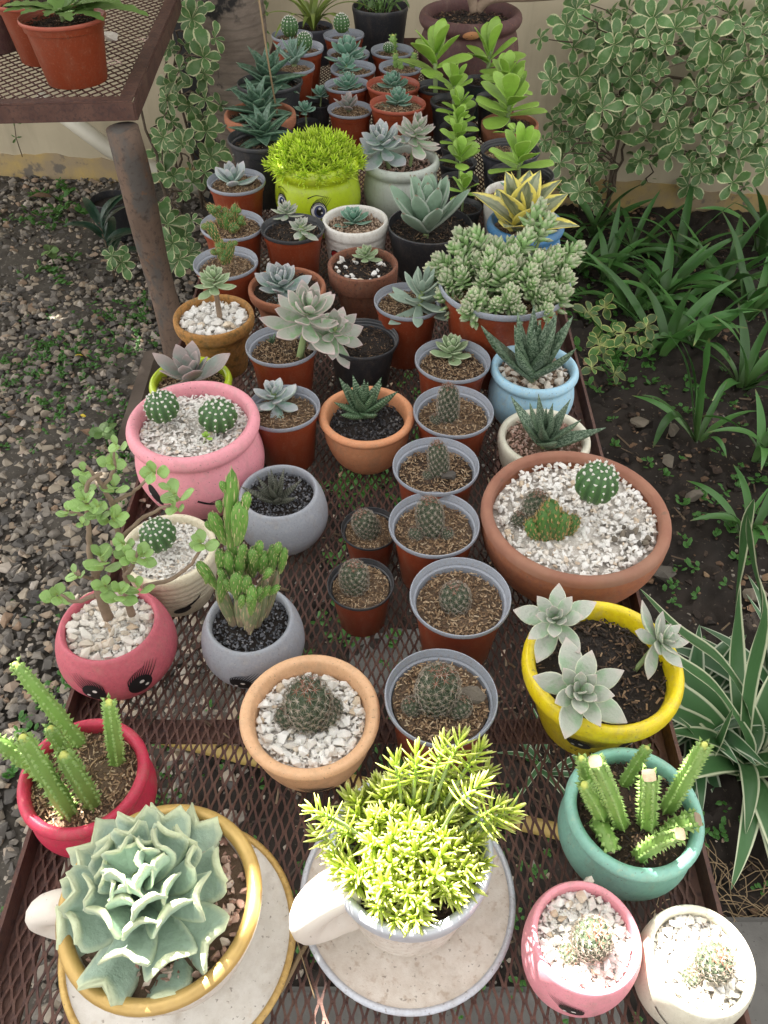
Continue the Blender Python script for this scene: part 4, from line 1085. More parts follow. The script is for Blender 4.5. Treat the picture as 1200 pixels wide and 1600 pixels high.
def rosette(I, leaf, c, L, n=18, el=(.1, 1.25), tilt=(0, 0), seed=0, lmin=.35, stem=True, stem_mat='stemgreen', hgt=.25, jit=.08, gold=2.39996, stem_from=None, pw=.8, sr=.06, twist=.12):
    """leaves in a spiral: the outer ones long and flat, the inner ones short and upright; c in the pot's space"""
    r_ = random.Random(seed * 17 + 3); e = I['e']; c = Vector(c)
    q = Matrix.Rotation(tilt[0], 3, 'X') @ Matrix.Rotation(tilt[1], 3, 'Y')
    ax = q @ Vector((0, 0, 1))
    b = MB()
    base = Vector(stem_from) if stem_from is not None else Vector((c.x * .6, c.y, I['zs'] - .004))
    top = c + ax * (L * hgt * .6)
    path = [base, base.lerp(c - ax * L * .1, .5) + Vector((0, 0, .0)), c - ax * L * .08, top]
    b.add(*tube(catmull([tuple(v) for v in path], 3), lambda t: L * sr * (1 - .35 * t), 7))
    st = obj('stem', b.mesh('stem', M[stem_mat]), e)
    a0 = r_.uniform(0, 6.28)
    for i in range(n):
        t = i / max(1, n - 1)
        l = L * (1 - (1 - lmin) * t ** pw) * r_.uniform(.93, 1.06)
        e_ = el[0] + (el[1] - el[0]) * t + r_.gauss(0, jit)
        az = a0 + i * gold + r_.gauss(0, jit * .7)
        m = q @ Matrix.Rotation(az, 3, 'Z') @ Matrix.Rotation(-e_, 3, 'Y') @ Matrix.Rotation(r_.gauss(0, twist), 3, 'X')
        p = c + ax * (L * hgt * (t - .5)) + m @ Vector((L * .02, 0, 0))
        obj('leaf', LEAF[leaf if leaf != 'topsy' or i % 2 else 'topsy2'], st, loc=p, rot=m, scale=(l, l * r_.uniform(.92, 1.08), l))
    return st
def ros(I, leaf, px, py, wpx, dy=0.0, **kw):
    """rosette whose middle shows at (px, py) and spans wpx pixels"""
    c = loc(I, px, py, dy)
    L = px2m(I, wpx, c) / 2
    if kw.pop('sit', False):
        c = at(px, py, I['p'].z + I['zs'] + kw.pop('up', .15) * L) - I['p']; kw.setdefault('stem_from', (c.x, c.y, I['zs'] - .003))
    L *= kw.pop('k', 1.08)
    return rosette(I, leaf, c, L, **kw)

# ------------------------------------------------------------------ cacti
M['cactus'] = leafmat('cactus_skin', (.04, .062, .032), rough=.6, var=.12, mottle=(9, (.06, .085, .045)))
M['spine'] = bitmat('cactus_spine', [(0, (.20, .165, .125)), (.55, (.36, .31, .25)), (.9, (.50, .45, .39)), (1, (.30, .08, .045))], .6)
M['ball'] = leafmat('round_cactus_skin', (.065, .165, .045), (.05, .12, .04), .5, rough=.5, var=.08, base=(.12, .2, .06))
M['fluff'] = paint('white_areole_wool', (.78, .77, .72), (.6, .58, .52), .9, 60, .6, bscale=200, bstr=.4)
M['fairy'] = leafmat('green_segment_cactus', (.11, .25, .045), rough=.5, var=.2, base=(.20, .26, .10), mottle=(4, (.15, .30, .06)))
M['prickly'] = leafmat('prickly_cactus', (.055, .15, .03), rough=.5, var=.2, base=(.10, .15, .05), mottle=(4, (.08, .19, .035)))
M['corky'] = leafmat('corky_old_cactus', (.19, .24, .12), rough=.8, var=.2, mottle=(3, (.36, .27, .19)), base=(.30, .22, .15))
M['areole'] = paint('cream_areole', (.55, .52, .28), (.45, .4, .2), .8, 60, .6)
M['goldspine'] = bitmat('golden_spine', [(0, (.45, .30, .13)), (.6, (.58, .42, .2)), (1, (.4, .22, .08))], .6)
M['stapelia'] = leafmat('toothed_green_stem', (.19, .33, .075), (.26, .40, .12), .8, rough=.45, var=.14, mottle=(5, (.19, .33, .08)), tip=(.55, .58, .14), tpos=.93)
M['cutend'] = paint('dry_cut_end', (.36, .29, .20), (.24, .17, .11), .9, 90, .9, bscale=200, bstr=.5)
def spine(b, p, d, l, r, col):
    d = Vector(d).normalized(); u = d.orthogonal().normalized(); v = d.cross(u); p = Vector(p)
    V = [tuple(p + (u * math.cos(a) + v * math.sin(a)) * r) for a in (0, 2.09, 4.19)] + [tuple(p + d * l)]
    b.add(V, [(0, 1, 3), (1, 2, 3), (2, 0, 3)], col)
def spiny(aspect, seed, nspine=11, gl=.34):
    """mammillaria: body of radius 1 and height 2 * aspect with spiralling tubercles; returns body and spines"""
    r_ = random.Random(seed); prof = []
    Hh = 2 * aspect
    for i in range(17):
        t = i / 16
        z = Hh * t
        rr = 1.0
        if t < .25: rr = .78 + .22 * math.sin(t / .25 * PI / 2)
        if t > .55: s_ = (t - .55) / .45; rr = math.sqrt(max(0, 1 - s_ ** 2.3))
        prof.append((max(.002, rr), z))
    bump_ = [r_.uniform(0, 6) for _ in range(3)]
    b = MB(); b.add(*lathe([(r * .93, z) for r, z in prof], 24, .03, seed), col=(.3, 0, 0, 1))
    sp_ = MB(); n = int(62 * aspect + 28)
    for i in range(n):
        t = (i + .5) / n
        t = t ** .9
        z = Hh * t; rr = interp_r(prof, z) * .93
        az = i * 2.39996
        o = Vector((math.cos(az), math.sin(az), 0))
        rr2 = interp_r(prof, min(Hh, z + .08)) * .93; rr1 = interp_r(prof, max(0, z - .08)) * .93
        nrm = (o * .16 - Vector((0, 0, 1)) * (rr2 - rr1)).normalized()
        p = o * rr + Vector((0, 0, z))
        u = nrm.orthogonal().normalized(); v = nrm.cross(u)
        k = .22; V = [tuple(p + (u * math.cos(a) + v * math.sin(a)) * k - nrm * .06) for a in [j * PI / 3 for j in range(6)]] + [tuple(p + nrm * .2)]
        b.add(V, [(j, (j + 1) % 6, 6) for j in range(6)], (.6, 0, 0, 1))
        for j in range(nspine):
            a = j * 2 * PI / nspine + r_.uniform(-.2, .2)
            d = nrm * r_.uniform(.15, .5) + (u * math.cos(a) + v * math.sin(a))
            red = t > .93
            spine(sp_, p + nrm * .19, d, gl * r_.uniform(.8, 1.15), .021, (1.0 if red and j % 2 else r_.uniform(0, .9), 0, 0, 1))
        if t > .8 or r_.random() < .25: spine(sp_, p + nrm * .11, nrm + Vector((r_.gauss(0, .3), r_.gauss(0, .3), .2)), gl * 1.35, .016, (1.0 if r_.random() < .5 else .2, 0, 0, 1))
    return b.mesh('cactus_body', M['cactus'], False), sp_.mesh('spines', M['spine'], False)
SPINY = {a: [spiny(a, 10 + i + int(a * 7)) for i in range(2)] for a in (.9, 1.35)}
def mammillaria(I, px, py, wpx, asp=1.35, seed=0, dy=0.0, pups=0, tilt=(0, 0), hf=1.0):
    """(px, py): foot of the cactus"""
    r_ = random.Random(seed + 31); c = loc(I, px, py, dy); c.z = I['zs'] - .003
    R_ = px2m(I, wpx, c) / 2
    spots = [(c, R_, asp, tilt)]
    for k in range(pups):
        a = r_.uniform(0, 6.28) if pups > 1 else 4.2; a = k * 2.2 + 3.6
        spots.append((c + Vector((math.cos(a), math.sin(a), 0)) * R_ * 1.1, R_ * r_.uniform(.45, .65), .9, (.25 * -math.sin(a) * -1, .25 * math.cos(a))))
    for (p, rr, a_, tl) in spots:
        bm_, sm = SPINY[a_][r_.randrange(2)]
        m = Matrix.Rotation(tl[0], 3, 'X') @ Matrix.Rotation(tl[1], 3, 'Y') @ Matrix.Rotation(r_.uniform(0, 6.28), 3, 'Z')
        o = obj('cactus_body', bm_, I['e'], loc=p, rot=m, scale=(rr * .86, rr * .86, rr * .86 * (hf if rr == R_ else 1)))
        obj('spines', sm, o, kind='stuff')
def ball_mesh(ribs, sq, seed):
    r_ = random.Random(seed); V, cl, Fs = [], [], []; nr, ns = 16, ribs * 6
    for i in range(nr + 1):
        th = PI * (.02 + .82 * i / nr)
        for k in range(ns):
            a = 2 * PI * k / ns; c_ = math.cos(a * ribs)
            rib = 1 + .085 * (abs(c_) ** .7 * (1 if c_ > 0 else -1)) * math.sin(th) ** .5 + .02 * math.sin(a + seed) + .015 * math.sin(2 * a + 2 * seed)
            r = math.sin(th) * rib
            V.append((r * math.cos(a), r * math.sin(a), sq * (math.cos(th) - (.10 if i == 0 else 0)))); cl.append((1 - i / nr, .5 - .5 * c_, 0, 1))
    for i in range(nr):
        for k in range(ns):
            k2 = (k + 1) % ns; Fs.append((i * ns + k, (i + 1) * ns + k, (i + 1) * ns + k2, i * ns + k2))
    Fs.append(tuple(range(ns)))
    b = MB(); b.add(V, Fs, cl)
    f = MB()
    for k in range(ribs):
        a = 2 * PI * k / ribs
        for i in range(6):
            th = PI * (.075 + .105 * i)
            if i == 0 and k % 2: continue
            p = Vector((math.cos(a) * math.sin(th) * 1.07, math.sin(a) * math.sin(th) * 1.07, sq * math.cos(th) * 1.02))
            s_ = r_.uniform(.085, .12) * (1.1 if i < 3 else .8)
            Vc, Fc = chunk(r_, 1, .9, .8, 14)
            f.add(xf(Vc, tuple(p), rots(r_), s_), Fc, (.5, 0, 0, 1))
            for _ in range(3): spine(f, p, Vector(p) + Vector((r_.gauss(0, .5), r_.gauss(0, .5), r_.gauss(0, .5))), .16, .012, (.5, 0, 0, 1))
    return b.mesh('cactus_body', M['ball']), f.mesh('areoles', M['fluff'], True)
BALL = [ball_mesh(11, .92, 1), ball_mesh(12, 1.0, 2), ball_mesh(12, 1.18, 3)]
def ball(I, px, py, wpx, v=0, dy=0.0, tilt=(0, 0), sink=.72):
    c = loc(I, px, py, dy); r = px2m(I, wpx, c) / 2 / 1.06
    m = Matrix.Rotation(tilt[0], 3, 'X') @ Matrix.Rotation(tilt[1], 3, 'Y') @ Matrix.Rotation(v * 1.1 + px, 3, 'Z')
    c.z = max(c.z, I['zs'] + r * sink) if sink else c.z
    o = obj('cactus_body', BALL[v][0], I['e'], loc=c, rot=m, scale=r)
    obj('areoles', BALL[v][1], o, kind='stuff')
def seg_mesh(seed, mat, spines=False, dots=44):
    """cactus segment along +Z: foot at 0, height 1, radius about .5 of its own scale (x, y scaled apart)"""
    r_ = random.Random(seed); prof = []
    for i in range(13):
        t = i / 12; rr = .36 + .64 * math.sin(min(1, t * 1.5) * PI / 2)
        if t > .6: rr *= math.sqrt(max(0, 1 - ((t - .6) / .4) ** 2.4))
        prof.append((max(.01, rr), t))
    b = MB(); V, Fs = lathe(prof, 18, .05, seed)
    b.add(V, Fs, [(v[2], 0, 0, 1) for v in V])
    d = MB()
    for i in range(dots):
        t = .1 + .88 * (i + .5) / dots; rr = interp_r(prof, t); az = i * 2.39996
        p = Vector((rr * math.cos(az), rr * math.sin(az), t))
        Vc, Fc = chunk(r_, .12, .12, .045, 9); d.add(xf(Vc, tuple(p), rots(r_)), Fc, (.5, 0, 0, 1))
        if spines:
            for _ in range(9): spine(d, p, Vector((p.x, p.y, (t - .5) * .6)) + Vector((r_.gauss(0, .5), r_.gauss(0, .5), r_.gauss(0, .2))), r_.uniform(.14, .3), .02, (r_.random(), 0, 0, 1))
    return b.mesh('segment', M[mat]), d.mesh('areoles', M['goldspine' if spines else 'areole'], False)
SEG = {'fairy': [seg_mesh(i, 'fairy') for i in range(3)], 'corky': [seg_mesh(5, 'corky', dots=16)], 'spiny': [seg_mesh(8 + i, 'prickly', True, 60) for i in range(2)]}
def segment(I, kind, p0, p1, rad, seed=0, parent=None):
    r_ = random.Random(seed); p0, p1 = Vector(p0), Vector(p1); d = p1 - p0
    q = Vector((0, 0, 1)).rotation_difference(d.normalized()).to_matrix() @ Matrix.Rotation(r_.uniform(0, 6.28), 3, 'Z')
    me, dm = r_.choice(SEG[kind])
    o = obj('segment', me, parent or I['e'], loc=p0, rot=q, scale=(rad, rad, d.length))
    dd = obj('areoles', dm, o, kind='stuff')
    return o
def toothed_stem(I, pts, rad, seed=0, cut=False, teeth=True):
    """four-angled stem with a row of soft teeth down each angle; pts in the pot's space"""
    r_ = random.Random(seed); P = catmull([tuple(p) for p in pts], 6); fr = frames(P); n = len(P); V, cl, Fs = [], [], []; ns = 16
    for i, p in enumerate(P):
        t = i / (n - 1); rr = rad * ((1.0 - .16 * t * t) if cut else (1 - .35 * t ** 3)) * (.9 + .1 * math.sin(t * 20 + seed))
        if not cut and i == n - 1: rr *= .45
        _, u, v = fr[i]
        for k in range(ns):
            a = 2 * PI * k / ns; c_ = 1 + .05 * math.cos(6 * a)
            V.append(tuple(Vector(p) + (u * math.cos(a) + v * math.sin(a)) * rr * c_)); cl.append((min(t, .9) if cut else t, .5 + .5 * math.cos(6 * a), 0, 1))
    for i in range(n - 1):
        for k in range(ns):
            k2 = (k + 1) % ns; Fs.append((i * ns + k, i * ns + k2, (i + 1) * ns + k2, (i + 1) * ns + k))
    Fs.append(tuple((n - 1) * ns + k for k in range(ns)))
    b = MB(); b.add(V, Fs, cl)
    L = sum((Vector(P[i + 1]) - Vector(P[i])).length for i in range(n - 1))
    m = max(8, int(L / (rad * .40)))
    for j in range(m):
        t = (j + .5) / m; x = t * (n - 1); i = min(n - 2, int(x)); p = Vector(P[i]).lerp(Vector(P[i + 1]), x - i); d, u, v = fr[i]
        for q in range(6):
            if (q + j) % 2: continue
            a = q * PI / 3; o = u * math.cos(a) + v * math.sin(a)
            rr = rad * (1 - (0 if cut else .35) * t ** 3)
            pp = p + o * rr * 1.05 + d * r_.uniform(-.3, .3) * rad
            spine_ = (o + d * .5).normalized()
            w_ = rad * .34; s_ = d.cross(o).normalized()
            V = [tuple(pp - o * rad * .2 + d * w_), tuple(pp - o * rad * .2 - d * w_), tuple(pp - o * rad * .2 + s_ * w_ * .7), tuple(pp - o * rad * .2 - s_ * w_ * .7), tuple(pp + spine_ * rad * r_.uniform(.22, .42))]
            b.add(V, [(0, 2, 4), (2, 1, 4), (1, 3, 4), (3, 0, 4)], [(.5, 1, 0, 1)] * 4 + [(.97, 1, 0, 1)])
    o = obj('stem', b.mesh('stem', M['stapelia']), I['e'])
    if cut:
        d, u, v = fr[-1]; c_ = Vector(P[-1]) + d * .0006
        Vd = [tuple(c_ + (u * math.cos(2 * PI * k / 12) + v * math.sin(2 * PI * k / 12)) * rad * .74 * (1 + .12 * math.cos(4 * 2 * PI * k / 12))) for k in range(12)] + [tuple(c_ + d * rad * .18)]
        bb = MB(); bb.add(Vd, [(k, (k + 1) % 12, 12) for k in range(12)]); obj('cut_end', bb.mesh('cut_end', M['cutend']), o)
    return o

# ------------------------------------------------------------------ sedum shoots
def shoot_mesh(mat, n, L, wdt, thick, seed, h=1.0, spread=(.2, 1.2), pw=1.0):
    """shoot along +Z, height about 1: many narrow leaves round a short stem"""
    r_ = random.Random(seed); b = MB()
    V, Fs = tube([(0, 0, 0), (0, 0, h * .95)], .035, 5); b.add(V, Fs, (0, 0, 0, 1))
    for i in range(n):
        t = (i + .5) / n; az = i * 2.39996 + r_.gauss(0, .2); el = spread[0] + (spread[1] - spread[0]) * t ** pw + r_.gauss(0, .12)
        l = L * (1 - .45 * t ** 2) * r_.uniform(.85, 1.15)
        d = Vector((math.cos(az) * math.cos(el), math.sin(az) * math.cos(el), math.sin(el))); s_ = Vector((-math.sin(az), math.cos(az), 0)); u = s_.cross(d) * -1
        p = Vector((0, 0, h * (.2 + .75 * t)))
        V, cl = [], []
        for (q, k) in ((0, .55), (.35, 1.0), (.75, .85), (1.0, .18)):
            for (a, c_) in ((1, 0), (0, .55), (-1, 0), (0, -1)):
                V.append(tuple(p + d * (l * q) + s_ * (a * wdt * k / 2) + u * (c_ * thick * k / 2) + Vector((0, 0, .10 * l * q * q)))); cl.append((q, abs(a), 0, 1))
        Fs = [(r * 4 + k, r * 4 + (k + 1) % 4, r * 4 + 4 + (k + 1) % 4, r * 4 + 4 + k) for r in range(3) for k in range(4)] + [(12, 13, 14, 15)]
        b.add(V, Fs, cl)
    return b.mesh('shoot', mat)
GOLDSH = [shoot_mesh(M['gold_sedum'], 20, .66, .105, .085, i, 1.0, (-.15, 1.15)) for i in range(4)]
LIMESH = [shoot_mesh(M['lime_sedum'], 16, .62, .10, .08, 10 + i, 1.0, (-.1, 1.2)) for i in range(4)]
PLUMPSH = [shoot_mesh(M['plump'], 28, .52, .23, .19, 20 + i, 1.0, (.0, 1.25)) for i in range(4)]
def mound(I, lib, n, size, dome, seed, rmax=1.05, lean=.9, zadd=0.0, name='shoot'):
    """shoots rising from the soil and leaning outwards"""
    r_ = random.Random(seed)
    for i in range(n):
        q = math.sqrt((i + .5) / n) * rmax; a = i * 2.39996 + r_.gauss(0, .15)
        x, y = q * I['ri'] * math.cos(a), q * I['ri'] * math.sin(a)
        z = I['zs'] + zadd + dome * (1 - .75 * min(1, q * q))
        tl = lean * q + r_.gauss(0, .18)
        m = Matrix.Rotation(a, 3, 'Z') @ Matrix.Rotation(tl, 3, 'Y') @ Matrix.Rotation(r_.uniform(0, 6.28), 3, 'Z')
        s_ = size * r_.uniform(.75, 1.2)
        obj(name, r_.choice(lib), I['e'], loc=(x * .93, y * .93, z - .25 * s_), rot=m, scale=s_)

# ------------------------------------------------------------------ painted faces: thin strokes laid on the pot wall
def wall_pt(I, ang, z, off=.0005):
    """ang: degrees to the right of the side facing the lens; z: share of the pot height"""
    prof = I['prof']; k = max(range(len(prof)), key=lambda i: prof[i][1]); outer = prof[:k + 1]
    r = interp_r(outer, z * I['h']) + off
    a = math.atan2(-I['p'].y, -I['p'].x) + R(ang)
    return Vector((r * math.cos(a), r * math.sin(a), z * I['h'] + off * .3))
def face_blob(I, ang, z, wa, hz, mat, name, rot=0.0, off=.0006, n=22, pw=2.0):
    b = MB(); V = [tuple(wall_pt(I, ang, z, off))]; Fs = []
    for ring in (.5, 1.0):
        for k in range(n):
            t = 2 * PI * k / n; u, v = math.cos(t) * ring, math.sin(t) * ring
            u2, v2 = u * math.cos(rot) - v * math.sin(rot), u * math.sin(rot) + v * math.cos(rot)
            u, v = math.cos(t) * ring, math.sin(t) * ring
            x = wa * u * math.cos(rot) - hz * v * math.sin(rot) * (wa / hz if 0 else 1)
            # rotate in metric space
            mx, mz = wa * u, hz * v
            rx, rz = mx * math.cos(rot) - mz * math.sin(rot), mx * math.sin(rot) + mz * math.cos(rot)
            rr = (Vector(wall_pt(I, ang, z, 0)).xy).length
            V.append(tuple(wall_pt(I, ang + math.degrees(rx / rr), z + rz / I['h'], off)))
    for k in range(n): Fs.append((0, 1 + k, 1 + (k + 1) % n)); Fs.append((1 + k, 1 + n + k, 1 + n + (k + 1) % n, 1 + (k + 1) % n))
    b.add(V, Fs)
    return obj(name, b.mesh(name, M[mat]), I['e'])
def face_stroke(I, pts, w0, mat='blackpaint', name='painted_line', w1=None, off=.0009, mb=None):
    """pts: (ang, z) along the stroke, w0 metres wide tapering to w1"""
    P = catmull([tuple(p) for p in pts], 5); b = mb or MB(); V, Fs = [], []; n = len(P); w1 = w0 * .15 if w1 is None else w1
    for i, (a, z) in enumerate(P):
        t = i / (n - 1); c_ = wall_pt(I, a, z, off)
        q = wall_pt(I, *P[min(n - 1, i + 1)], off) - wall_pt(I, *P[max(0, i - 1)], off)
        nrm = Vector((c_.x, c_.y, 0)).normalized(); s_ = q.cross(nrm).normalized() * ((w0 + (w1 - w0) * t) / 2)
        V += [tuple(c_ - s_), tuple(c_ + s_)]
    for i in range(n - 1): Fs.append((2 * i, 2 * i + 1, 2 * i + 3, 2 * i + 2))
    b.add(V, Fs)
    if mb is None: return obj(name, b.mesh(name, M[mat]), I['e'])
def eye(I, ang, z, wa, hz, rot=0.0, lash=1, iris=False, white=False):
    if white:
        face_blob(I, ang, z, wa * 1.25, hz * 1.2, 'blackpaint', 'painted_eye', rot, .0005)
        face_blob(I, ang, z, wa * 1.1, hz * 1.08, 'whitepaint', 'eye_white', rot, .0007)
        face_blob(I, ang + 1, z - .01, wa * .8, hz * .85, 'irisblue', 'iris', rot, .0009)
        face_blob(I, ang + 1, z - .01, wa * .5, hz * .55, 'blackpaint', 'pupil', rot, .0011)
    else: face_blob(I, ang, z, wa, hz, 'blackpaint', 'painted_eye', rot)
    rr = Vector(wall_pt(I, ang, z, 0)).xy.length; da = math.degrees(wa / rr); dz = hz / I['h']
    face_blob(I, ang + da * .15, z + dz * .35, wa * .2, hz * .17, 'whitepaint', 'eye_highlight', 0, .0013, 10)
    face_blob(I, ang + da * .45 * (1 if rot >= 0 else -1), z - dz * .25, wa * .16, hz * .15, 'whitepaint', 'eye_highlight', 0, .0013, 10)
    b = MB()
    for k in range(11):
        u = -.95 + 1.9 * k / 10
        a0 = ang + da * u * .95; z0_ = z + dz * math.sqrt(max(0, 1 - u * u * .9)) * .85
        face_stroke(I, [(a0, z0_), (a0 + da * (u * .25 + .3 * lash), z0_ + dz * .55), (a0 + da * (u * .4 + .75 * lash), z0_ + dz * (.9 + .3 * (u * lash > 0)))], wa * .13, mb=b, w1=wa * .02)
    obj('painted_lashes', b.mesh('painted_lashes', M['blackpaint']), I['e'])

# ------------------------------------------------------------------ the pots and what grows in them, near to far
G_RP = 'red-brown plastic nursery pots on the mesh table'
G_CL = 'painted and glazed clay pots on the mesh table'
PP = 'potted_plant'
def plastic(label, cxyw, k=.86, rim='rimgrey', soil='soil', dress='husk', body='red', soilz=None, cat='potted succulent', **kw):
    return pot(PP if 'cact' not in cat else 'potted_cactus', label, 'plastic', body, None, cxyw, k, soil, dress, rim, soilz, cat=cat, group=G_RP, **kw)
def clay(label, kind, body, cxyw, k=.8, soil='soil', dress='husk', cat='potted succulent', **kw):
    return pot(PP if 'cact' not in cat else 'potted_cactus', label, kind, body, None, cxyw, k, soil, dress, None, cat=cat, group=G_CL, **kw)
def handle(I, az, pts, r0, r1, mat, flat=.8):
    """cup handle: (out, z) points in the upright plane at azimuth az"""
    d = Vector((math.cos(az), math.sin(az), 0))
    P = catmull([tuple(d * (o * I['R']) + Vector((0, 0, z * I['h']))) for o, z in pts], 6)
    b = MB(); b.add(*tube(P, lambda t: r0 + (r1 - r0) * t, 14, flat=flat)); obj('handle', b.mesh('handle', M[mat]), I['e'])
def saucer(I, label, Rr, mat, rimmat):
    e = empty('saucer', I['p'] + Vector((0, 0, .0005)), label, 'saucer', 'white saucers under the cup planters')
    P = dense([(.45, 0), (.5, .0), (.72, .045), (.90, .10), (.965, .135), (.985, .155), (.955, .165), (.90, .13), (.72, .075), (.5, .045), (.02, .04)], 4)
    P = [(r, z * .9) for r, z in P]
    b = MB(); b.add(*lathe(P, 64, .003, 5)); obj('dish', b.mesh('dish', M[mat]), e, scale=Rr)
    Q = dense([(.965, .120), (.992, .130), (1.0, .150), (.985, .166), (.955, .168), (.94, .152)], 4)
    b = MB(); b.add(*lathe(Q, 64, .003, 5, False)); obj('painted_edge', b.mesh('painted_edge', M[rimmat]), e, scale=Rr)
    return e
def lip(I, z0, mat, name='painted_lip'):
    """a band of another paint over the lip of a lathe-turned pot, just proud of it"""
    k = max(range(len(I['prof'])), key=lambda i: I['prof'][i][1])
    pts = [(r, z) for r, z in I['prof'] if z >= z0 * I['h']]
    out = []
    for i, (r, z) in enumerate(pts):
        a, c_ = pts[max(0, i - 1)], pts[min(len(pts) - 1, i + 1)]
        t = Vector((c_[0] - a[0], c_[1] - a[1])); t = t.normalized() if t.length else Vector((0, 1))
        out.append((r + t.y * .0009, z - t.x * .0009))
    b = MB(); b.add(*lathe(out, 56, .004, I['v'], False)); obj(name, b.mesh(name, M[mat]), I['e'])

# 1 frilled echeveria in the gold-rimmed cup
I = clay('white cup planter with gold rim holding a big frilled pale succulent', 'cup', 'whitedirty', (249, 1405, 312), .66, 'soildry', 'pinkgravel')
lip(I, .93, 'gold')
handle(I, R(178), [(.85, .72), (1.08, .76), (1.27, .68), (1.33, .53), (1.22, .38), (1.0, .30), (.78, .30)], .014, .011, 'whitedirty', 1.25)
saucer(I, 'white saucer with gold edge under the gold-rimmed cup', .105, 'white', 'gold')
rosette(I, 'topsy', loc(I, 228, 1396), px2m(I, 300) / 2, n=42, el=(.0, 1.08), seed=5, lmin=.42, stem_from=(0, 0, I['zs']), hgt=.8, jit=.11, pw=.9, twist=.16)
# 2 golden sedum in the white mug
I = clay('white mug planter with thick handle full of sunlit golden sedum', 'mug', 'whitedirty', (641, 1324, 258), .86, 'soil', 'bark')
handle(I, R(205), [(.80, .84), (1.08, .85), (1.30, .74), (1.34, .58), (1.16, .46), (.95, .42), (.72, .34)], .0175, .014, 'whitedirty', 1.35)
lip(I, .90, 'silver')
saucer(I, 'white saucer with silver edge under the mug of golden sedum', .100, 'whitedirty', 'silver')
mound(I, GOLDSH, 84, .031, .022, 3, .88, .7)
r_ = random.Random(8)
for k, (px, py) in enumerate([(715, 1165), (745, 1180), (690, 1175), (755, 1215), (785, 1285), (770, 1265), (650, 1190), (620, 1200), (730, 1200), (500, 1270), (520, 1290), (790, 1270), (505, 1310), (700, 1200), (740, 1235)]):
    c = loc(I, px, py, I['R'] * (.6 if py < 1230 else .1)); d = Vector((c.x, c.y + .02, .03)).normalized()
    m = Vector((0, 0, 1)).rotation_difference(d).to_matrix() @ Matrix.Rotation(k, 3, 'Z')
    b = MB(); b.add(*tube(catmull([tuple(Vector((c.x * .4, c.y * .5, I['zs']))), tuple(Vector((c.x * .75, c.y * .75, c.z * .9))), tuple(c)], 4), .0016, 5)); obj('stem', b.mesh('stem', M['stemgreen']), I['e'])
    obj('shoot', GOLDSH[k % 4], I['e'], loc=c - d * .02, rot=m, scale=.029)
# 3 small pink pot, 4 small white pot
I = clay('small pink pot with painted face, near right, sunlit cactus in white stones', 'egg2', 'pink', (916, 1462, 174), .96, 'whitesand', 'flake', cat='potted cactus', stones=('stone', .0068, 110, 3, .0))
mammillaria(I, 918, 1480, 62, 1.35, 2, -.004, 1)
eye(I, 20, .60, .0105, .0072, -.2, -1); face_stroke(I, [(44, .50), (49, .47), (54, .51)], .0018)
I = clay('small white pot, nearest right, sunlit cactus among white stones', 'egg2', 'creamgloss', (1096, 1498, 168), .92, 'whitesand', 'flake', cat='potted cactus', stones=('stone', .0074, 100, 4, .0))
mammillaria(I, 1100, 1520, 60, 1.35, 3, -.004, 1)
face_stroke(I, [(-2, .66), (18, .50), (40, .42)], .0016, w1=.0012); face_stroke(I, [(20, .34), (24, .33)], .0018); face_stroke(I, [(26, .31), (30, .30)], .0018); face_stroke(I, [(62, .46), (84, .52)], .0016)
# 5 teal pot with cut stems
I = clay('teal pot holding cut and toothed green stems', 'rolled', 'teal', (993, 1262, 210), .72, 'soil', 'bark')
T = lambda I, pts, r, s_, cut: toothed_stem(I, [loc(I, x, y, dy) if z is None else Vector((loc(I, x, y, dy).x, loc(I, x, y, dy).y, z)) for x, y, dy, z in pts], r, s_, cut)
zs = I['zs'] - .004
def stems(I, spec):
    for k, (x0, y0, x1, y1, dy, lean, wpx, cut) in enumerate(spec):
        r = px2m(I, wpx) / 2
        p0 = loc(I, x0, y0, 0); f = at(x0, y0, I['p'].z + I['zs']) - I['p']; f.z = I['zs'] - .005
        p1 = atY(x1, y1, I['p'].y + f.y + lean) - I['p']
        mid = f.lerp(p1, .5) + Vector((0, 0, dy))
        toothed_stem(I, [f, mid, p1], r, k, cut)
stems(I, [(972, 1285, 930, 1190, .004, -.01, 26, True), (945, 1280, 912, 1225, .003, -.005, 26, False), (925, 1255, 908, 1183, .002, .0, 22, False), (975, 1225, 1012, 1167, .003, .01, 22, False),
          (1013, 1288, 1014, 1212, .0, -.005, 28, True), (1044, 1262, 1102, 1162, .006, -.01, 26, False), (932, 1285, 956, 1330, .010, -.03, 27, True), (998, 1335, 1062, 1303, .012, -.012, 25, True), (1040, 1300, 1090, 1280, .008, -.004, 28, True)])
# 6 yellow pot
I = clay('bright yellow pot with painted face and three grey star succulents', 'yellow', 'yellow', (944, 1033, 252), .65, 'soildark', 'bark')
ros(I, 'ghost', 868, 968, 140, .02, n=17, el=(-.1, 1.2), tilt=(.35, -.25), seed=2, stem_from=(-.03, .03, I['zs']))
ros(I, 'ghost', 905, 1080, 168, -.05, n=19, el=(-.1, 1.2), tilt=(.5, -.1), seed=3, stem_from=(-.02, -.03, I['zs']))
ros(I, 'ghost', 1032, 1002, 126, .01, n=17, el=(-.2, 1.2), tilt=(.3, .55), seed=4, stem_from=(.035, .0, I['zs']))
eye(I, 2, .42, .0125, .0095, -.2, 1); eye(I, 46, .46, .0115, .009, .35, 1)
for a, z in ((-3, .22), (1, .20), (2, .25)): face_blob(I, a, z, .0012, .0012, 'blackpaint', 'painted_dot')
face_blob(I, 25, .24, .011, .0055, 'blackpaint', 'painted_mouth'); face_blob(I, 25, .23, .006, .003, 'redpaint', 'painted_tongue', 0, .0009)
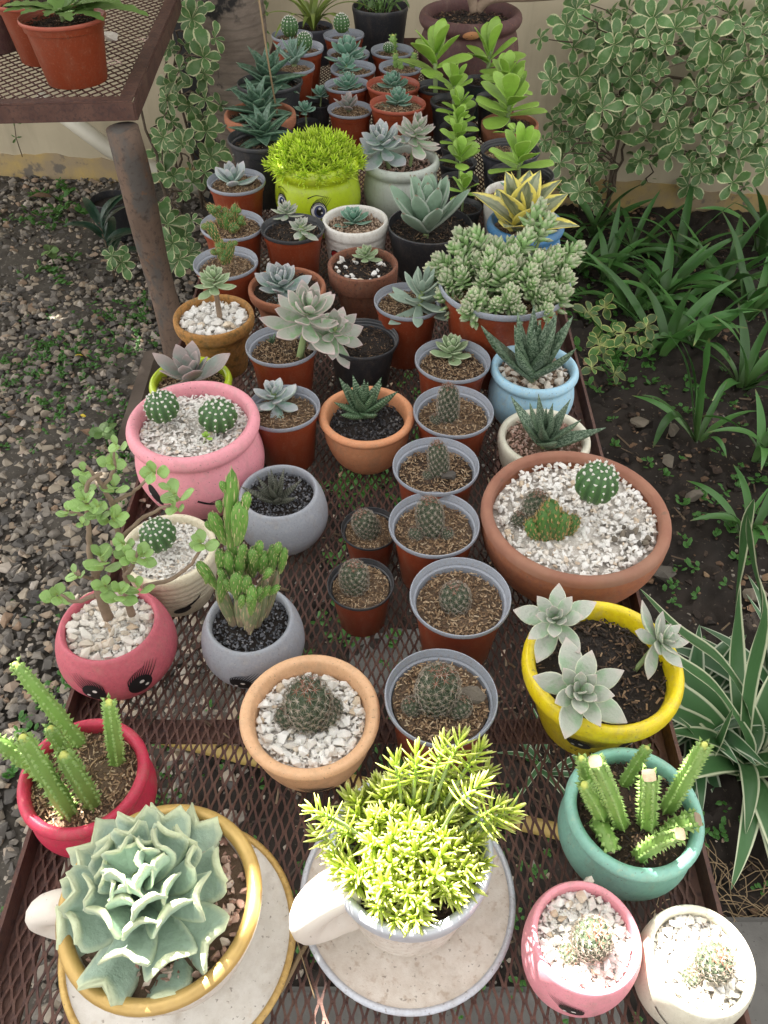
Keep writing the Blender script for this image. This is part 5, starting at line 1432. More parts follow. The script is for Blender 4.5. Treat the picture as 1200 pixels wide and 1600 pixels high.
# 7 big terracotta bowl
I = clay('big round terracotta bowl with three different cacti in white stone chips', 'bowl', 'terra', (900, 798, 293), .46, 'whitesand', 'bigflake', cat='potted cactus', stones=('stone', .0068, 230, 6))
lip(I, .90, 'terrarim', 'worn_lip')
ball(I, 933, 755, 66, 2, .0, (.12, .05))
r_ = random.Random(3)
for _ in range(16):
    a_, q_ = r_.uniform(-1.0, -.25), r_.uniform(.55, .92)
    obj('soil_clod', stone_me[_ % 5], I['e'], loc=(math.cos(a_) * q_ * I['ri'], math.sin(a_) * q_ * I['ri'], I['zs'] + .006), rot=rots(r_), scale=r_.uniform(.003, .007))
mammillaria(I, 845, 755, 44, 1.35, 5, .0, 2, hf=1.1)
c = [(862, 840, 861, 784, 32), (842, 842, 828, 812, 24), (884, 836, 900, 806, 22), (872, 842, 880, 800, 26), (853, 844, 849, 796, 26)]
for k, (x0, y0, x1, y1, wp) in enumerate(c):
    f = at(x0, y0, TZ + I['zs']) - I['p']; segment(I, 'spiny', f - Vector((0, 0, .004)), atY(x1, y1, I['p'].y + f.y) - I['p'], px2m(I, wp) / 2, k)
# 8 cream pot with spotted aloe, 9 pale blue pot
I = clay('cream white pot with spotted dark aloe, behind the big terracotta bowl', 'egg', 'creamgloss', (851, 681, 142), .58, 'soildry', 'pinkgravel', wob=.002)
ros(I, 'hawdark', 850, 690, 170, .0, n=15, el=(.35, 1.3), seed=8, sit=True, lmin=.6, hgt=.1)
I = clay('pale blue pot with tall spotted aloe in cream stones', 'rolled', 'blue', (836, 571, 134), .76, 'soildry', 'tangravel', stones=('creamstone', .0090, 60, 7, .25))
ros(I, 'hawdark', 832, 584, 215, .0, n=16, el=(.6, 1.35), seed=9, sit=True, lmin=.75, hgt=.1)
# cactus row in grey rimmed plastic pots
for i, (x, y, w_, lab, fx, fy, cw, asp, pups) in enumerate([
        (687, 1088, 178, 'nearest plastic pot with grey rim, lumpy spiny cactus, behind the golden sedum', 676, 1104, 74, 1.35, 3),
        (720, 930, 159, 'plastic pot with grey rim and small round red-tipped cactus, left of the yellow pot', 713, 938, 58, .9, 0),
        (680, 818, 143, 'plastic pot with grey rim and upright spiny cactus left of the terracotta bowl', 675, 834, 52, 1.35, 2),
        (683, 727, 136, 'plastic pot with grey rim, cactus and reddish stone on its soil', 688, 745, 40, 1.35, 1),
        (708, 639, 126, 'plastic pot with grey rim and short spiny cactus left of the pale blue pot', 698, 662, 42, 1.35, 1)]):
    I = plastic(lab, (x, y, w_), .86, soil='soildry' if i != 3 else 'soil', cat='potted cactus')
    mammillaria(I, fx, fy + 4, cw * (.84 if i else .92), asp, i, .0, pups, (rnd.uniform(-.08, .08), rnd.uniform(-.1, .1)), (1.05, 1.1, 1.35, 1.6, 1.55)[i])
    if i == 3: obj('stone', stone_me[2], I['e'], loc=loc(I, 702, 738, -.01) * 1.0, scale=.012).location.z = I['zs'] + .006
    if i == 0: obj('clod', stone_me[1], I['e'], loc=(.03, .005, I['zs']), scale=.018)
I = plastic('smallest plastic pot with black rim and round cactus, alone on the mesh', (565, 911, 105), .88, 'rimblack', 'soildry', cat='potted cactus'); mammillaria(I, 556, 926, 46, 1.35, 11)
I = plastic('small plastic pot with black rim and leaning cactus behind the lone round cactus', (578, 823, 90), .88, 'rimblack', 'soildry', cat='potted cactus'); mammillaria(I, 580, 846, 40, 1.35, 12, .0, 0, (0, -.35))
# 38 peach bowl
I = clay('peach bowl with clustered spiny cactus in a ring of white stones', 'orange', 'peach', (484, 1112, 219), .60, 'whitesand', 'flake', cat='potted cactus', stones=('stone', .0090, 110, 9, .42))
mammillaria(I, 484, 1118, 74, 1.35, 20, .004, 0); mammillaria(I, 452, 1125, 44, .9, 21); mammillaria(I, 508, 1120, 44, .9, 23); mammillaria(I, 480, 1140, 42, .9, 22); mammillaria(I, 515, 1095, 40, .9, 24, .01)
face_blob(I, 2, .40, .013, .004, 'blackpaint', 'painted_eyelid', .1)
for k in range(9): face_stroke(I, [(-12 + k * 2.6, .42), (-15 + k * 2.4, .50), (-21 + k * 2.4, .58)], .0013)
# globe pots
I = clay('dusty rose round pot with painted eyes and a small jade tree', 'globe', 'dusty', (170, 972, 156), .80, 'whitesand', 'flake', stones=('creamstone', .0094, 85, 10, .0), soilz=.86, cat='potted jade')
JADE = I
eye(I, -38, .54, .0135, .0125, -.35, -1); eye(I, 6, .54, .0135, .0125, .35, 1)
I = clay('grey round pot with painted eye and branching segmented cactus', 'globe', 'grey', (390, 966, 138), .82, 'soildark', 'gravel', soilz=.86, cat='potted cactus')
FAIRY = I
eye(I, -22, .47, .0135, .0095, -.2, 1)
I = clay('plain grey round pot with small dull banded succulent', 'globe', 'grey', (436, 766, 124), .84, 'soildark', 'gravel', soilz=.86)
ros(I, 'hawgrey', 432, 782, 108, .0, n=16, el=(.35, 1.3), seed=12, sit=True, lmin=.7, hgt=.1)
I = clay('ribbed cream pot with painted lashes and round white-dotted cactus', 'ribbed', 'cream', (262, 854, 150), .74, 'whitesand', 'flake', cat='potted cactus')
ball(I, 247, 836, 58, 1, .0, (.2, -.1))
face_blob(I, -4, .24, .011, .006, 'blackpaint', 'painted_eyelid', .25)
for k in range(9): face_stroke(I, [(-6 + k * 2, .26 + k * .008), (2 + k * 2.4, .32 + k * .01), (10 + k * 2.2, .35 + k * .016)], .0016)
# crimson pot
I = clay('crimson red pot with long toothed green stems at the left edge', 'rolled', 'crimson', (128, 1208, 196), .68, 'soildry', 'husk')
stems(I, [(125, 1160, 22, 1036, .006, .015, 25, False), (182, 1188, 170, 1095, .002, .0, 26, False), (145, 1253, 98, 1178, .012, -.005, 28, False), (108, 1268, 34, 1150, .012, -.005, 28, False), (125, 1215, 78, 1136, .008, .0, 26, False), (75, 1215, -12, 1155, .010, .0, 28, False)])
# big pink pot
I = clay('big pink pot with closed painted eyes and two round cacti in white flakes', 'rolled', 'pink', (300, 653, 203), .77, 'whitesand', 'flake', cat='potted cactus', soilz=.86)
ball(I, 253, 636, 54, 1, .01, (.12, -.08)); ball(I, 340, 650, 60, 0, .0, (.18, .12))
rosette(I, 'kal', loc(I, 322, 683, -.035) * 1.0, px2m(I, 26) / 2, n=8, el=(.2, 1.1), seed=3, hgt=.2)
face_stroke(I, [(-10, .48), (3, .41), (17, .415), (33, .48)], .0036, w1=.0012)
for k in range(8): face_stroke(I, [(0 + k * 3.6, .42 + .003 * (k - 3) ** 2 * .5), (4 + k * 3.8, .445 + .004 * k), (8 + k * 4, .455 + .006 * k)], .0012)
face_blob(I, -50, .46, .009, .017, 'blackpaint', 'painted_eye', .5); face_blob(I, -55, .45, .0018, .002, 'whitepaint', 'eye_highlight', 0, .0013, 10); face_blob(I, -49, .36, .0016, .0018, 'whitepaint', 'eye_highlight', 0, .0013, 10)
I = clay('lime green pot with violet grey rosette, half hidden behind the pink pot', 'rolled', 'lime', (297, 592, 126), .68, 'soil', 'husk')
ros(I, 'violet', 297, 592, 150, .0, n=13, el=(.25, 1.2), seed=14, sit=True, lmin=.45, hgt=.12)
# middle rows
I = clay('orange clay pot with banded dark rosette in black chippings', 'orange', 'orange', (573, 646, 149), .62, 'soildark', 'basalt')
ros(I, 'haw', 568, 644, 128, .0, n=22, el=(.3, 1.4), seed=15, sit=True, lmin=.62, hgt=.18)
I = plastic('plastic pot with grey rim and fat-leaved blue rosette, right of the big pink pot', (444, 636, 116), .92, soil='soildry')
ros(I, 'pachy', 431, 622, 96, .0, n=20, el=(-.2, 1.2), seed=16, sit=True, up=.45, hgt=.5, sr=.12, tilt=(.1, -.1))
I = plastic('plastic pot with grey rim and pale green star rosette, behind the cactus row', (706, 561, 119), .9, soil='soil')
ros(I, 'echevgreen', 704, 548, 76, .0, n=26, el=(-.1, 1.25), seed=17, sit=True, up=.25, hgt=.4, lmin=.45)
I = plastic('black nursery pot with fallen rosette and bare dark soil', (564, 528, 116), .72, 'rimblack', 'soildark', 'bark', body='black')
ros(I, 'ghostgreen', 520, 524, 116, -.045, n=20, el=(-.6, 1.1), seed=18, hgt=.7, lmin=.45, sr=.08, tilt=(.7, .1), stem_from=(-.05, .02, I['zs'] + .02))
I = plastic('plastic pot with grey rim under a large pearly leaning rosette', (440, 538, 114), .9, soil='soil')
ros(I, 'ghostgreen', 480, 496, 146, -.01, n=26, el=(-.35, 1.25), seed=19, hgt=.6, lmin=.45, sr=.08, tilt=(.3, .2))
ros(I, 'haw', 424, 535, 34, -.02, n=7, el=(.5, 1.2), seed=20, sit=True)
I = clay('wide terracotta pot with powdery blue rosette behind the pearly one', 'flare', 'terra', (448, 446, 122), .62, 'soil', 'bark')
ros(I, 'pearl', 440, 446, 100, .0, n=28, el=(-.1, 1.2), seed=21, sit=True, up=.25, hgt=.4, lmin=.45, tilt=(.2, 0))
I = clay('tan terracotta pot of white stones with pale rosette on a stem', 'flare', 'tan', (333, 491, 126), .76, 'whitesand', 'flake', stones=('stone', .0110, 72, 12, .12))
ros(I, 'echevgreen', 335, 440, 70, .0, n=30, el=(-.35, 1.25), seed=22, hgt=.5, lmin=.45, stem_mat='stembrown', stem_from=(.01, .0, I['zs']), sr=.13)
I = clay('stained terracotta step pot with tiny rosette and scattered white stones', 'step', 'oldterra', (567, 411, 111), .74, 'soildark', 'bark', stones=('stone', .0085, 22, 13, .45, [(0, 0, .012)]))
ros(I, 'echevgreen', 572, 398, 52, .0, n=24, el=(-.2, 1.2), seed=23, sit=True, up=.5, hgt=.4)
I = plastic('plastic pot with grey rim and long grey starry leaves, next to the big plump sedum', (635, 468, 106), 1.0, soil='soil')
ros(I, 'silvergreen', 655, 465, 124, .0, n=22, el=(-.35, 1.2), seed=24, sit=True, up=.4, hgt=.6, sr=.09, tilt=(.05, .15), lmin=.5)
I = plastic('largest plastic pot with a wide mound of plump green sedum', (790, 437, 206), .78, soil='soil', rim='rimgrey')
mound(I, PLUMPSH, 46, .042, .030, 6, 1.02, .75, name='shoot')
r_ = random.Random(12)
for k, (px, py) in enumerate([(730, 380), (700, 415), (712, 440), (705, 470), (750, 380), (850, 360), (838, 340), (880, 420), (890, 400), (875, 450), (752, 495), (838, 462), (760, 430), (808, 430), (800, 470), (722, 400), (860, 410), (780, 400), (820, 385), (770, 465)]):
    c = loc(I, px, py, (450 - py) * .0007); d = Vector((c.x * .7, c.y * .6, .06)).normalized()
    m = Vector((0, 0, 1)).rotation_difference(d).to_matrix() @ Matrix.Rotation(k, 3, 'Z')
    b = MB(); b.add(*tube(catmull([tuple(Vector((c.x * .5, c.y * .5, I['zs']))), tuple(Vector((c.x * .8, c.y * .8, (c.z + I['zs']) / 2))), tuple(c)], 4), .0026, 5)); obj('stem', b.mesh('stem', M['stemgreen']), I['e'])
    obj('shoot', PLUMPSH[k % 4], I['e'], loc=c - d * .025, rot=m, scale=.046)
# back rows
I = pot(PP, 'wide low black pot with furry grey upright leaves', 'tub', 'black', None, (672, 349, 134), .62, 'soildark', 'bark', cat='potted succulent', group=G_CL)
ros(I, 'felt', 666, 358, 160, .0, n=18, el=(.5, 1.42), seed=25, sit=True, lmin=.85, hgt=.15)
I = clay('white ribbed pot with red painted mouth and blue rosette', 'ribbed', 'white', (555, 342, 104), .86, 'soildry', 'tangravel')
ros(I, 'echev', 552, 343, 66, .0, n=20, el=(.0, 1.2), seed=26, sit=True, up=.2, hgt=.3)
face_blob(I, -42, .50, .014, .013, 'blackpaint', 'painted_mouth'); face_blob(I, -42, .50, .0115, .0105, 'redpaint', 'painted_tongue', 0, .001)
face_blob(I, 38, .52, .014, .013, 'blackpaint', 'painted_mouth'); face_blob(I, 38, .52, .0115, .0105, 'redpaint', 'painted_tongue', 0, .001)
I = plastic('plastic pot with dark rim and two small pale rosettes before the lime face pot', (456, 355, 100), .92, 'rimblack', 'soildark', 'bark')
ros(I, 'ghost', 446, 331, 58, .01, n=20, el=(-.1, 1.2), seed=27, sit=True, up=.5, hgt=.4); ros(I, 'ghost', 470, 357, 54, -.01, n=20, el=(-.2, 1.2), seed=28, sit=True, up=.9, sr=.2, hgt=.4, tilt=(.2, 0))
def spiky(I, segs):
    r_ = random.Random(len(segs))
    for k, (x0, y0, x1, y1, wp, dy) in enumerate(segs):
        a, b_ = loc(I, x0, y0, dy), loc(I, x1, y1, dy); rr = px2m(I, wp) / 2 * .8
        segment(I, 'spiny', a, b_, rr, k)
        for q in range(2):                       # small side knobs
            m = a.lerp(b_, r_.uniform(.35, .9)); d = Vector((r_.uniform(-1, 1), -abs(r_.gauss(0, .6)), r_.uniform(.1, .9))).normalized()
            segment(I, 'spiny', m, m + d * rr * 2.1, rr * .6, k + q)
I = plastic('plastic pot with grey rim and prickly curved cactus behind the tan stone pot', (353, 408, 101), .88, soil='soildry', cat='potted cactus')
spiky(I, [(350, 412, 343, 372, 20, 0), (344, 380, 326, 345, 19, 0), (358, 410, 362, 376, 16, -.01), (352, 412, 352, 388, 18, -.01)])
I = plastic('plastic pot with grey rim and knobbly prickly cactus at the left edge of the table', (361, 349, 99), .88, cat='potted cactus')
spiky(I, [(356, 368, 350, 325, 18, 0), (352, 345, 322, 320, 17, .0), (360, 360, 366, 318, 17, .005), (368, 358, 376, 335, 16, 0), (350, 362, 340, 335, 16, .005), (362, 370, 364, 345, 18, -.01)])
I = plastic('plastic pot with grey rim and pointed pale leaves left of the lime face pot', (368, 281, 91), .9, soil='soildry')
ros(I, 'pearl', 363, 283, 84, .0, n=12, el=(.15, 1.25), seed=30, sit=True, hgt=.15, lmin=.5)
I = clay('lime green face pot overflowing with bright fine sedum', 'rolled', 'lime', (493, 243, 135), .86, 'soil', 'bark')
mound(I, LIMESH, 150, .034, .034, 4, 1.10, .8)
eye(I, 0, .50, .0135, .0145, 0, 1, white=True); eye(I, -56, .52, .0135, .0145, 0, -1, white=True)
face_stroke(I, [(-14, .66), (-2, .70), (14, .66)], .0022); face_stroke(I, [(-68, .68), (-58, .715), (-46, .68)], .0022)
face_stroke(I, [(-36, .18), (-27, .14), (-16, .17)], .003)
I = clay('pale grey green glazed pot with two powdery rosettes', 'rolled', 'palegrey', (627, 246, 118), .78, 'soil', 'pinkgravel')
ros(I, 'pearl', 597, 224, 104, -.01, n=26, el=(-.3, 1.2), seed=31, hgt=.45, tilt=(.3, -.2)); ros(I, 'ghostgreen', 650, 208, 94, .0, n=28, el=(-.45, 1.2), seed=32, hgt=.6, tilt=(.15, .15))
I = clay('blue glazed pot with yellow striped snake plant', 'rolled', 'midblue', (822, 345, 118), .82, 'soildry', 'tangravel')
ros(I, 'sans', 812, 352, 182, .0, n=13, el=(.35, 1.3), seed=33, sit=True, lmin=.75, hgt=.22)
I = clay('white pot with small blue rosette hidden behind the striped snake plant', 'egg', 'white', (800, 299, 84), 1.1, 'soildry', 'tangravel')
ros(I, 'echev', 800, 290, 44, .0, n=14, el=(0, 1.2), seed=34)
# far left: pointed dark haworthias
for (x, y, w_, body, rim, lab, px, py, wp, sd) in [(408, 214, 106, 'black', 'rimblack', 'black pot with drooping pointed leaves, left of the lime face pot', 412, 195, 106, 35),
        (423, 127, 103, 'black', 'rimblack', 'black pot with drooping pointed leaves behind the chipped terracotta pot', 420, 112, 120, 37)]:
    I = plastic(lab, (x, y, w_), .95 if y > 150 else .84, rim, 'soildark', 'bark', body=body)
    ros(I, 'hawplain', px, py + 16, wp * 1.15, .0, n=20, el=(-.1, 1.15), seed=sd, sit=True, lmin=.6, hgt=.3)
I = clay('chipped pinkish terracotta pot with drooping pointed leaves and a dry stalk', 'flare', 'terra', (406, 176, 112), .72, 'soildark', 'bark')
ros(I, 'hawplain', 402, 172, 126, .0, n=20, el=(-.1, 1.15), seed=36, sit=True, lmin=.6, hgt=.3)
b = MB(); b.add(*tube([tuple(loc(I, 433, 178)), tuple(loc(I, 418, 90)), tuple(loc(I, 404, -5))], .0022, 6)); obj('flower_stalk', b.mesh('flower_stalk', M['straw']), I['e'])
# far middle: small plastic pots
far = [((457, 103, 68), 1.1, 'rimgrey', 'grey green starry aloe, far left row', [('aloe', 458, 82, 70, 11, 40, (.3, 1.2))]),
       ((543, 82, 67), .95, 'rimgrey', 'tall blue rosette, second of the far middle row', [('echev', 543, 76, 60, 17, 41, (-.1, 1.3))]),
       ((552, 105, 71), .95, 'rimgrey', 'dark soil and drooping blue leaves, third of the far middle row', [('echev', 541, 95, 44, 12, 42, (-.3, .9))]),
       ((543, 131, 71), .95, 'rimgrey', 'compact blue rosette, fourth of the far middle row', [('echev', 545, 124, 42, 16, 43, (-.05, 1.2))]),
       ((546, 169, 71), .9, 'rimgrey', 'brownish pointed leaves just behind the lime sedum', [('violet', 543, 158, 46, 8, 44, (.3, 1.2))]),
       ((614, 131, 84), .9, 'rimred', 'red rim and small blue rosette, behind the front red rimmed one', [('echev', 614, 122, 42, 20, 45, (-.1, 1.2))]),
       ((621, 161, 88), .9, 'rimred', 'red rim and small blue rosette, just behind the powdery rosettes', [('echev', 621, 148, 44, 20, 46, (-.1, 1.2))])]
for cw, k, rim, lab, rs in far:
    I = plastic('plastic pot with ' + lab, cw, k, rim, 'soil')
    for lf, px, py, wp, n, sd, el in rs: ros(I, lf, px, py + 8, wp * 1.22, .0, n=n + 5, el=el, seed=sd, sit=True, up=.3, hgt=.4, lmin=.45, sr=.1)
I = plastic('tiny black pot with compact blue rosette behind the lime sedum', (497, 160, 40), 1.0, 'rimblack', 'soildark', None, body='black')
ros(I, 'echev', 501, 147, 46, .0, n=18, el=(-.05, 1.2), seed=47, hgt=.3)
I = plastic('small pot with blue rosette peeking out behind the lime sedum, left', (480, 190, 38), 1.0, 'rimblack', 'soildark', None, body='black')
ros(I, 'echev', 476, 172, 46, .0, n=16, el=(-.05, 1.2), seed=48, hgt=.3)
for (cw, lab, px, py, wp, v) in [((467, 72, 74), 'round dotted cactus beside the grey green aloe', 474, 65, 25, 2), ((455, 54, 64), 'upright dotted cactus, farthest left', 451, 42, 27, 2), ((538, 53, 64), 'upright dotted cactus, farthest of the middle row', 535, 37, 25, 2)]:
    I = plastic('plastic pot with ' + lab, cw, 1.05, 'rimgrey', 'soil', cat='potted cactus'); ball(I, px, py, wp, v, sink=.6)
I = plastic('plastic pot with white banded pointed cactus at the far end', (612, 77, 67), 1.0, 'rimgrey', cat='potted cactus')
stems(I, [(613, 82, 613, 54, .002, 0, 13, False)]); ball(I, 606, 74, 17, 0, .0)
I = plastic('plastic pot with dark toothed stems behind the red rimmed pots', (624, 103, 67), 1.0, 'rimgrey', cat='potted cactus')
stems(I, [(618, 106, 616, 84, .002, 0, 10, False), (643, 105, 646, 82, .002, 0, 10, False), (626, 108, 622, 92, .002, 0, 9, False)])
# far right: bright green fleshy plants in two rows
def kal(lab, cw, px, py, wp, body='black', rim='rimblack', n=11, sd=0, el=(-.05, 1.25), k=1.0):
    I = plastic('pot with bright green paddle leaves, ' + lab, cw, k, rim, 'soildark', 'bark', body=body)
    ros(I, 'kal', px, py + 6, wp * 1.22, .0, n=n, el=(el[0] + .1, el[1]), seed=sd, lmin=.72, hgt=.4, gold=PI / 2 + .35, jit=.1)
kal('farthest of the left green row, tallest leaves', (684, 134, 68), 680, 92, 104, 'red', 'rimblack', 10, 50, (-.05, 1.2))
kal('second of the left green row', (708, 158, 75), 708, 130, 66, 'black', 'rimblack', 10, 51)
kal('third of the left green row', (716, 198, 60), 714, 165, 54, sd=52)
kal('fourth of the left green row', (716, 226, 58), 714, 190, 56, sd=53)
kal('fifth of the left green row', (716, 252, 60), 715, 214, 56, sd=54)
kal('sixth of the left green row', (718, 280, 62), 720, 243, 56, sd=55)
kal('nearest of the left green row', (722, 322, 62), 723, 292, 52, sd=56)
kal('farthest of the right green row', (750, 125, 55), 764, 88, 96, 'darkgreen', 'rimblack', 9, 57, (.0, 1.2))
kal('second of the right green row', (772, 152, 58), 790, 122, 70, 'black', 'rimblack', 12, 58)
I = clay('terracotta pot with bright green paddle leaves, third of the right green row', 'step', 'terra', (797, 191, 90), .72, 'soildark', 'bark')
ros(I, 'kal', 795, 170, 126, .0, n=13, el=(-.1, 1.2), seed=59, lmin=.72, hgt=.45, gold=PI / 2 + .35)
I = plastic('grey pot with dry soil and few green leaves, fourth of the right green row', (797, 233, 94), .72, 'rimblack', 'soildry', 'husk', body='greyplastic')
ros(I, 'kal', 803, 205, 60, .0, n=6, el=(-.1, .6), seed=60, hgt=.2)
kal('nearest of the right green row, behind the snake plant', (815, 272, 104), 813, 248, 94, sd=61, n=11, k=.75)
# big background pots
def bigpot(lab, kind, body, cw, k, **kw):
    return pot('flower_pot', lab, kind, body, None, cw, k, 'soildark', 'bark', cat='flower pot', **kw)
I = bigpot('big brown clay pot with thick rolled rim and peeling patch, far end of the table', 'rolled', 'brown', (736, 16, 158), .72)
face_blob(I, 2, .87, .022, .011, 'orange', 'peeled_patch', .1, .0009)
b = MB()
for pts in ([(742, 18), (735, -10), (720, -60)], [(745, 16), (770, -2), (830, -4), (900, -8)]):
    b = MB(); b.add(*tube(catmull([tuple(loc(I, x, y)) for x, y in pts], 5), lambda t: .014 * (1 - .4 * t), 8)); obj('branch', b.mesh('branch', M['stembrown']), I['e'])
I = bigpot('big black nursery pot with trailing green stems, far end of the table', 'tub', 'black', (594, 8, 88), .95)
M['trail'] = leafmat('trailing_leaf', (.12, .22, .06), (.16, .27, .08), .9, rough=.45, trans=.15, var=.3)
trail_me = [flat_leaf(1, pprof(.26, .5), .2, lambda t: .2 - .7 * t, 6, 4, .05, 3).mesh('leaf', M['trail'])]
r_ = random.Random(77)
for (px, py) in [(570, 5), (585, -5), (600, 0), (615, 5), (590, 15), (625, -8), (560, -10), (605, -15)]:
    c = loc(I, px, py); b = MB(); b.add(*tube(catmull([(c.x * .4, 0, I['zs']), (c.x * .8, -.02, I['h'] * 1.1), tuple(c)], 4), .002, 5)); st = obj('stem', b.mesh('stem', M['trail']), I['e'])
    whorl(st, c, (r_.gauss(0, .4), -.5, .8), .045, 6, r_, trail_me, (-.2, .6))
I = bigpot('grey plastic pot with arching bromeliad leaves, far end of the table', 'tub', 'greyplastic', (489, 40, 62), .85)
M['brom'] = leafmat('bromeliad_leaf', (.20, .27, .055), (.25, .33, .08), .8, rough=.4, trans=.15, var=.25)
for k in range(22):
    az = k * 2.4
    strap_leaf(I['e'], None, [Vector((0, 0, I['zs'])) + v for v in arc(az, r_.uniform(.13, .24), r_.uniform(.6, 1.4), r_.uniform(.9, 2.2))], .016, M['brom'], taper=.4)
# jade tree
I = JADE
M['jade'] = leafmat('round_jade_leaf', (.21, .38, .085), (.28, .44, .14), .85, rough=.32, var=.2, mottle=(2.2, (.26, .42, .13)), base=(.25, .32, .08))
LEAF['jade'] = fat_leaf(M['jade'], wprof(.22, .82, .55, .12, 2.6), tprof(.13), lambda t: .1 + .1 * t, .12, 7, 10)
def jade_branch(pts, dys, r0, r1):
    P = catmull([tuple(loc(I, x, y, d)) for (x, y), d in zip(pts, dys)], 5)
    b = MB(); b.add(*tube([Vector(p) + Vector((rnd.gauss(0, .0006), rnd.gauss(0, .0006), 0)) for p in P], lambda t: .7 * (r0 + (r1 - r0) * t), 8)); return obj('branch', b.mesh('branch', M['stembrown']), I['e'])
def sprig(st, px, py, dy, wpx, n=6, seed=0, tilt=(0, 0)):
    r_ = random.Random(seed); c = loc(I, px, py, dy); L = px2m(I, wpx, c) / 2 * 1.2; q = Matrix.Rotation(tilt[0] + r_.gauss(.25, .25), 3, 'X') @ Matrix.Rotation(tilt[1] + r_.gauss(0, .3), 3, 'Y')
    for k in range(n):
        az = (k % 2) * PI + (k // 2) * PI / 2 + r_.gauss(0, .15); e_ = .15 + .3 * (k // 2); l = L * (1.0 - .14 * (k // 2)) * r_.uniform(.85, 1.1)
        m = q @ Matrix.Rotation(az, 3, 'Z') @ Matrix.Rotation(-e_, 3, 'Y')
        obj('leaf', LEAF['jade'], st, loc=c + q @ Vector((0, 0, -L * .55 + L * .4 * (k // 2))) + m @ Vector((L * .04, 0, 0)), rot=m, scale=l)
br = [jade_branch([(170, 965), (155, 925), (150, 900), (160, 880)], (0, .0, .0, .0), .0085, .0045), jade_branch([(205, 960), (198, 925), (195, 880), (185, 840), (180, 790)], (.01, .01, .01, .02, .02), .0065, .003),
      jade_branch([(150, 905), (140, 870), (138, 820), (135, 760), (160, 740)], (0, .0, .01, .01, .02), .005, .0025), jade_branch([(175, 790), (165, 765), (150, 745), (135, 728)], (.02, .02, .02, .02), .004, .002),
      jade_branch([(176, 785), (205, 770), (230, 750)], (.02, .02, .01), .003, .002), jade_branch([(190, 840), (225, 808), (265, 790)], (.02, .01, .0), .0035, .002),
      jade_branch([(225, 915), (265, 905), (300, 880), (315, 850)], (.0, -.01, -.01, -.01), .0035, .002), jade_branch([(150, 930), (120, 940), (95, 930)], (0, -.01, -.01), .004, .002),
      jade_branch([(140, 810), (120, 803), (100, 798)], (.01, .01, .01), .003, .0015), jade_branch([(160, 765), (178, 735), (178, 705)], (.02, .02, .02), .003, .0015), jade_branch([(195, 900), (210, 880), (215, 860)], (.0, -.01, -.01), .004, .002), jade_branch([(150, 905), (130, 900), (115, 896)], (0, -.01, -.01), .003, .0015)]
for k, (bi, px, py, dy, wp, n) in enumerate([(9, 180, 695, .02, 34, 6), (9, 175, 722, .02, 40, 7), (4, 238, 738, .01, 42, 7), (3, 130, 735, .02, 32, 6), (3, 132, 757, .02, 34, 5), (5, 272, 770, .0, 50, 7), (5, 270, 792, -.005, 36, 5), (2, 135, 785, .0, 54, 8), (1, 178, 810, .0, 46, 8),
        (8, 105, 797, .01, 32, 5), (2, 150, 800, .0, 36, 6), (1, 178, 758, .02, 40, 5), (0, 160, 875, -.01, 58, 9), (10, 222, 870, -.015, 48, 8), (10, 198, 868, -.01, 40, 6), (6, 315, 848, -.01, 42, 7), (0, 188, 928, -.03, 50, 8), (10, 215, 915, -.02, 42, 7), (7, 90, 930, -.01, 46, 7), (11, 115, 895, -.01, 34, 6),
        (1, 190, 848, .0, 36, 5), (0, 165, 915, -.02, 36, 4), (2, 128, 818, .0, 22, 4), (0, 150, 790, -.005, 30, 5)]):
    sprig(br[bi], px, py, dy, wp, max(4, round(n * .72)), k)
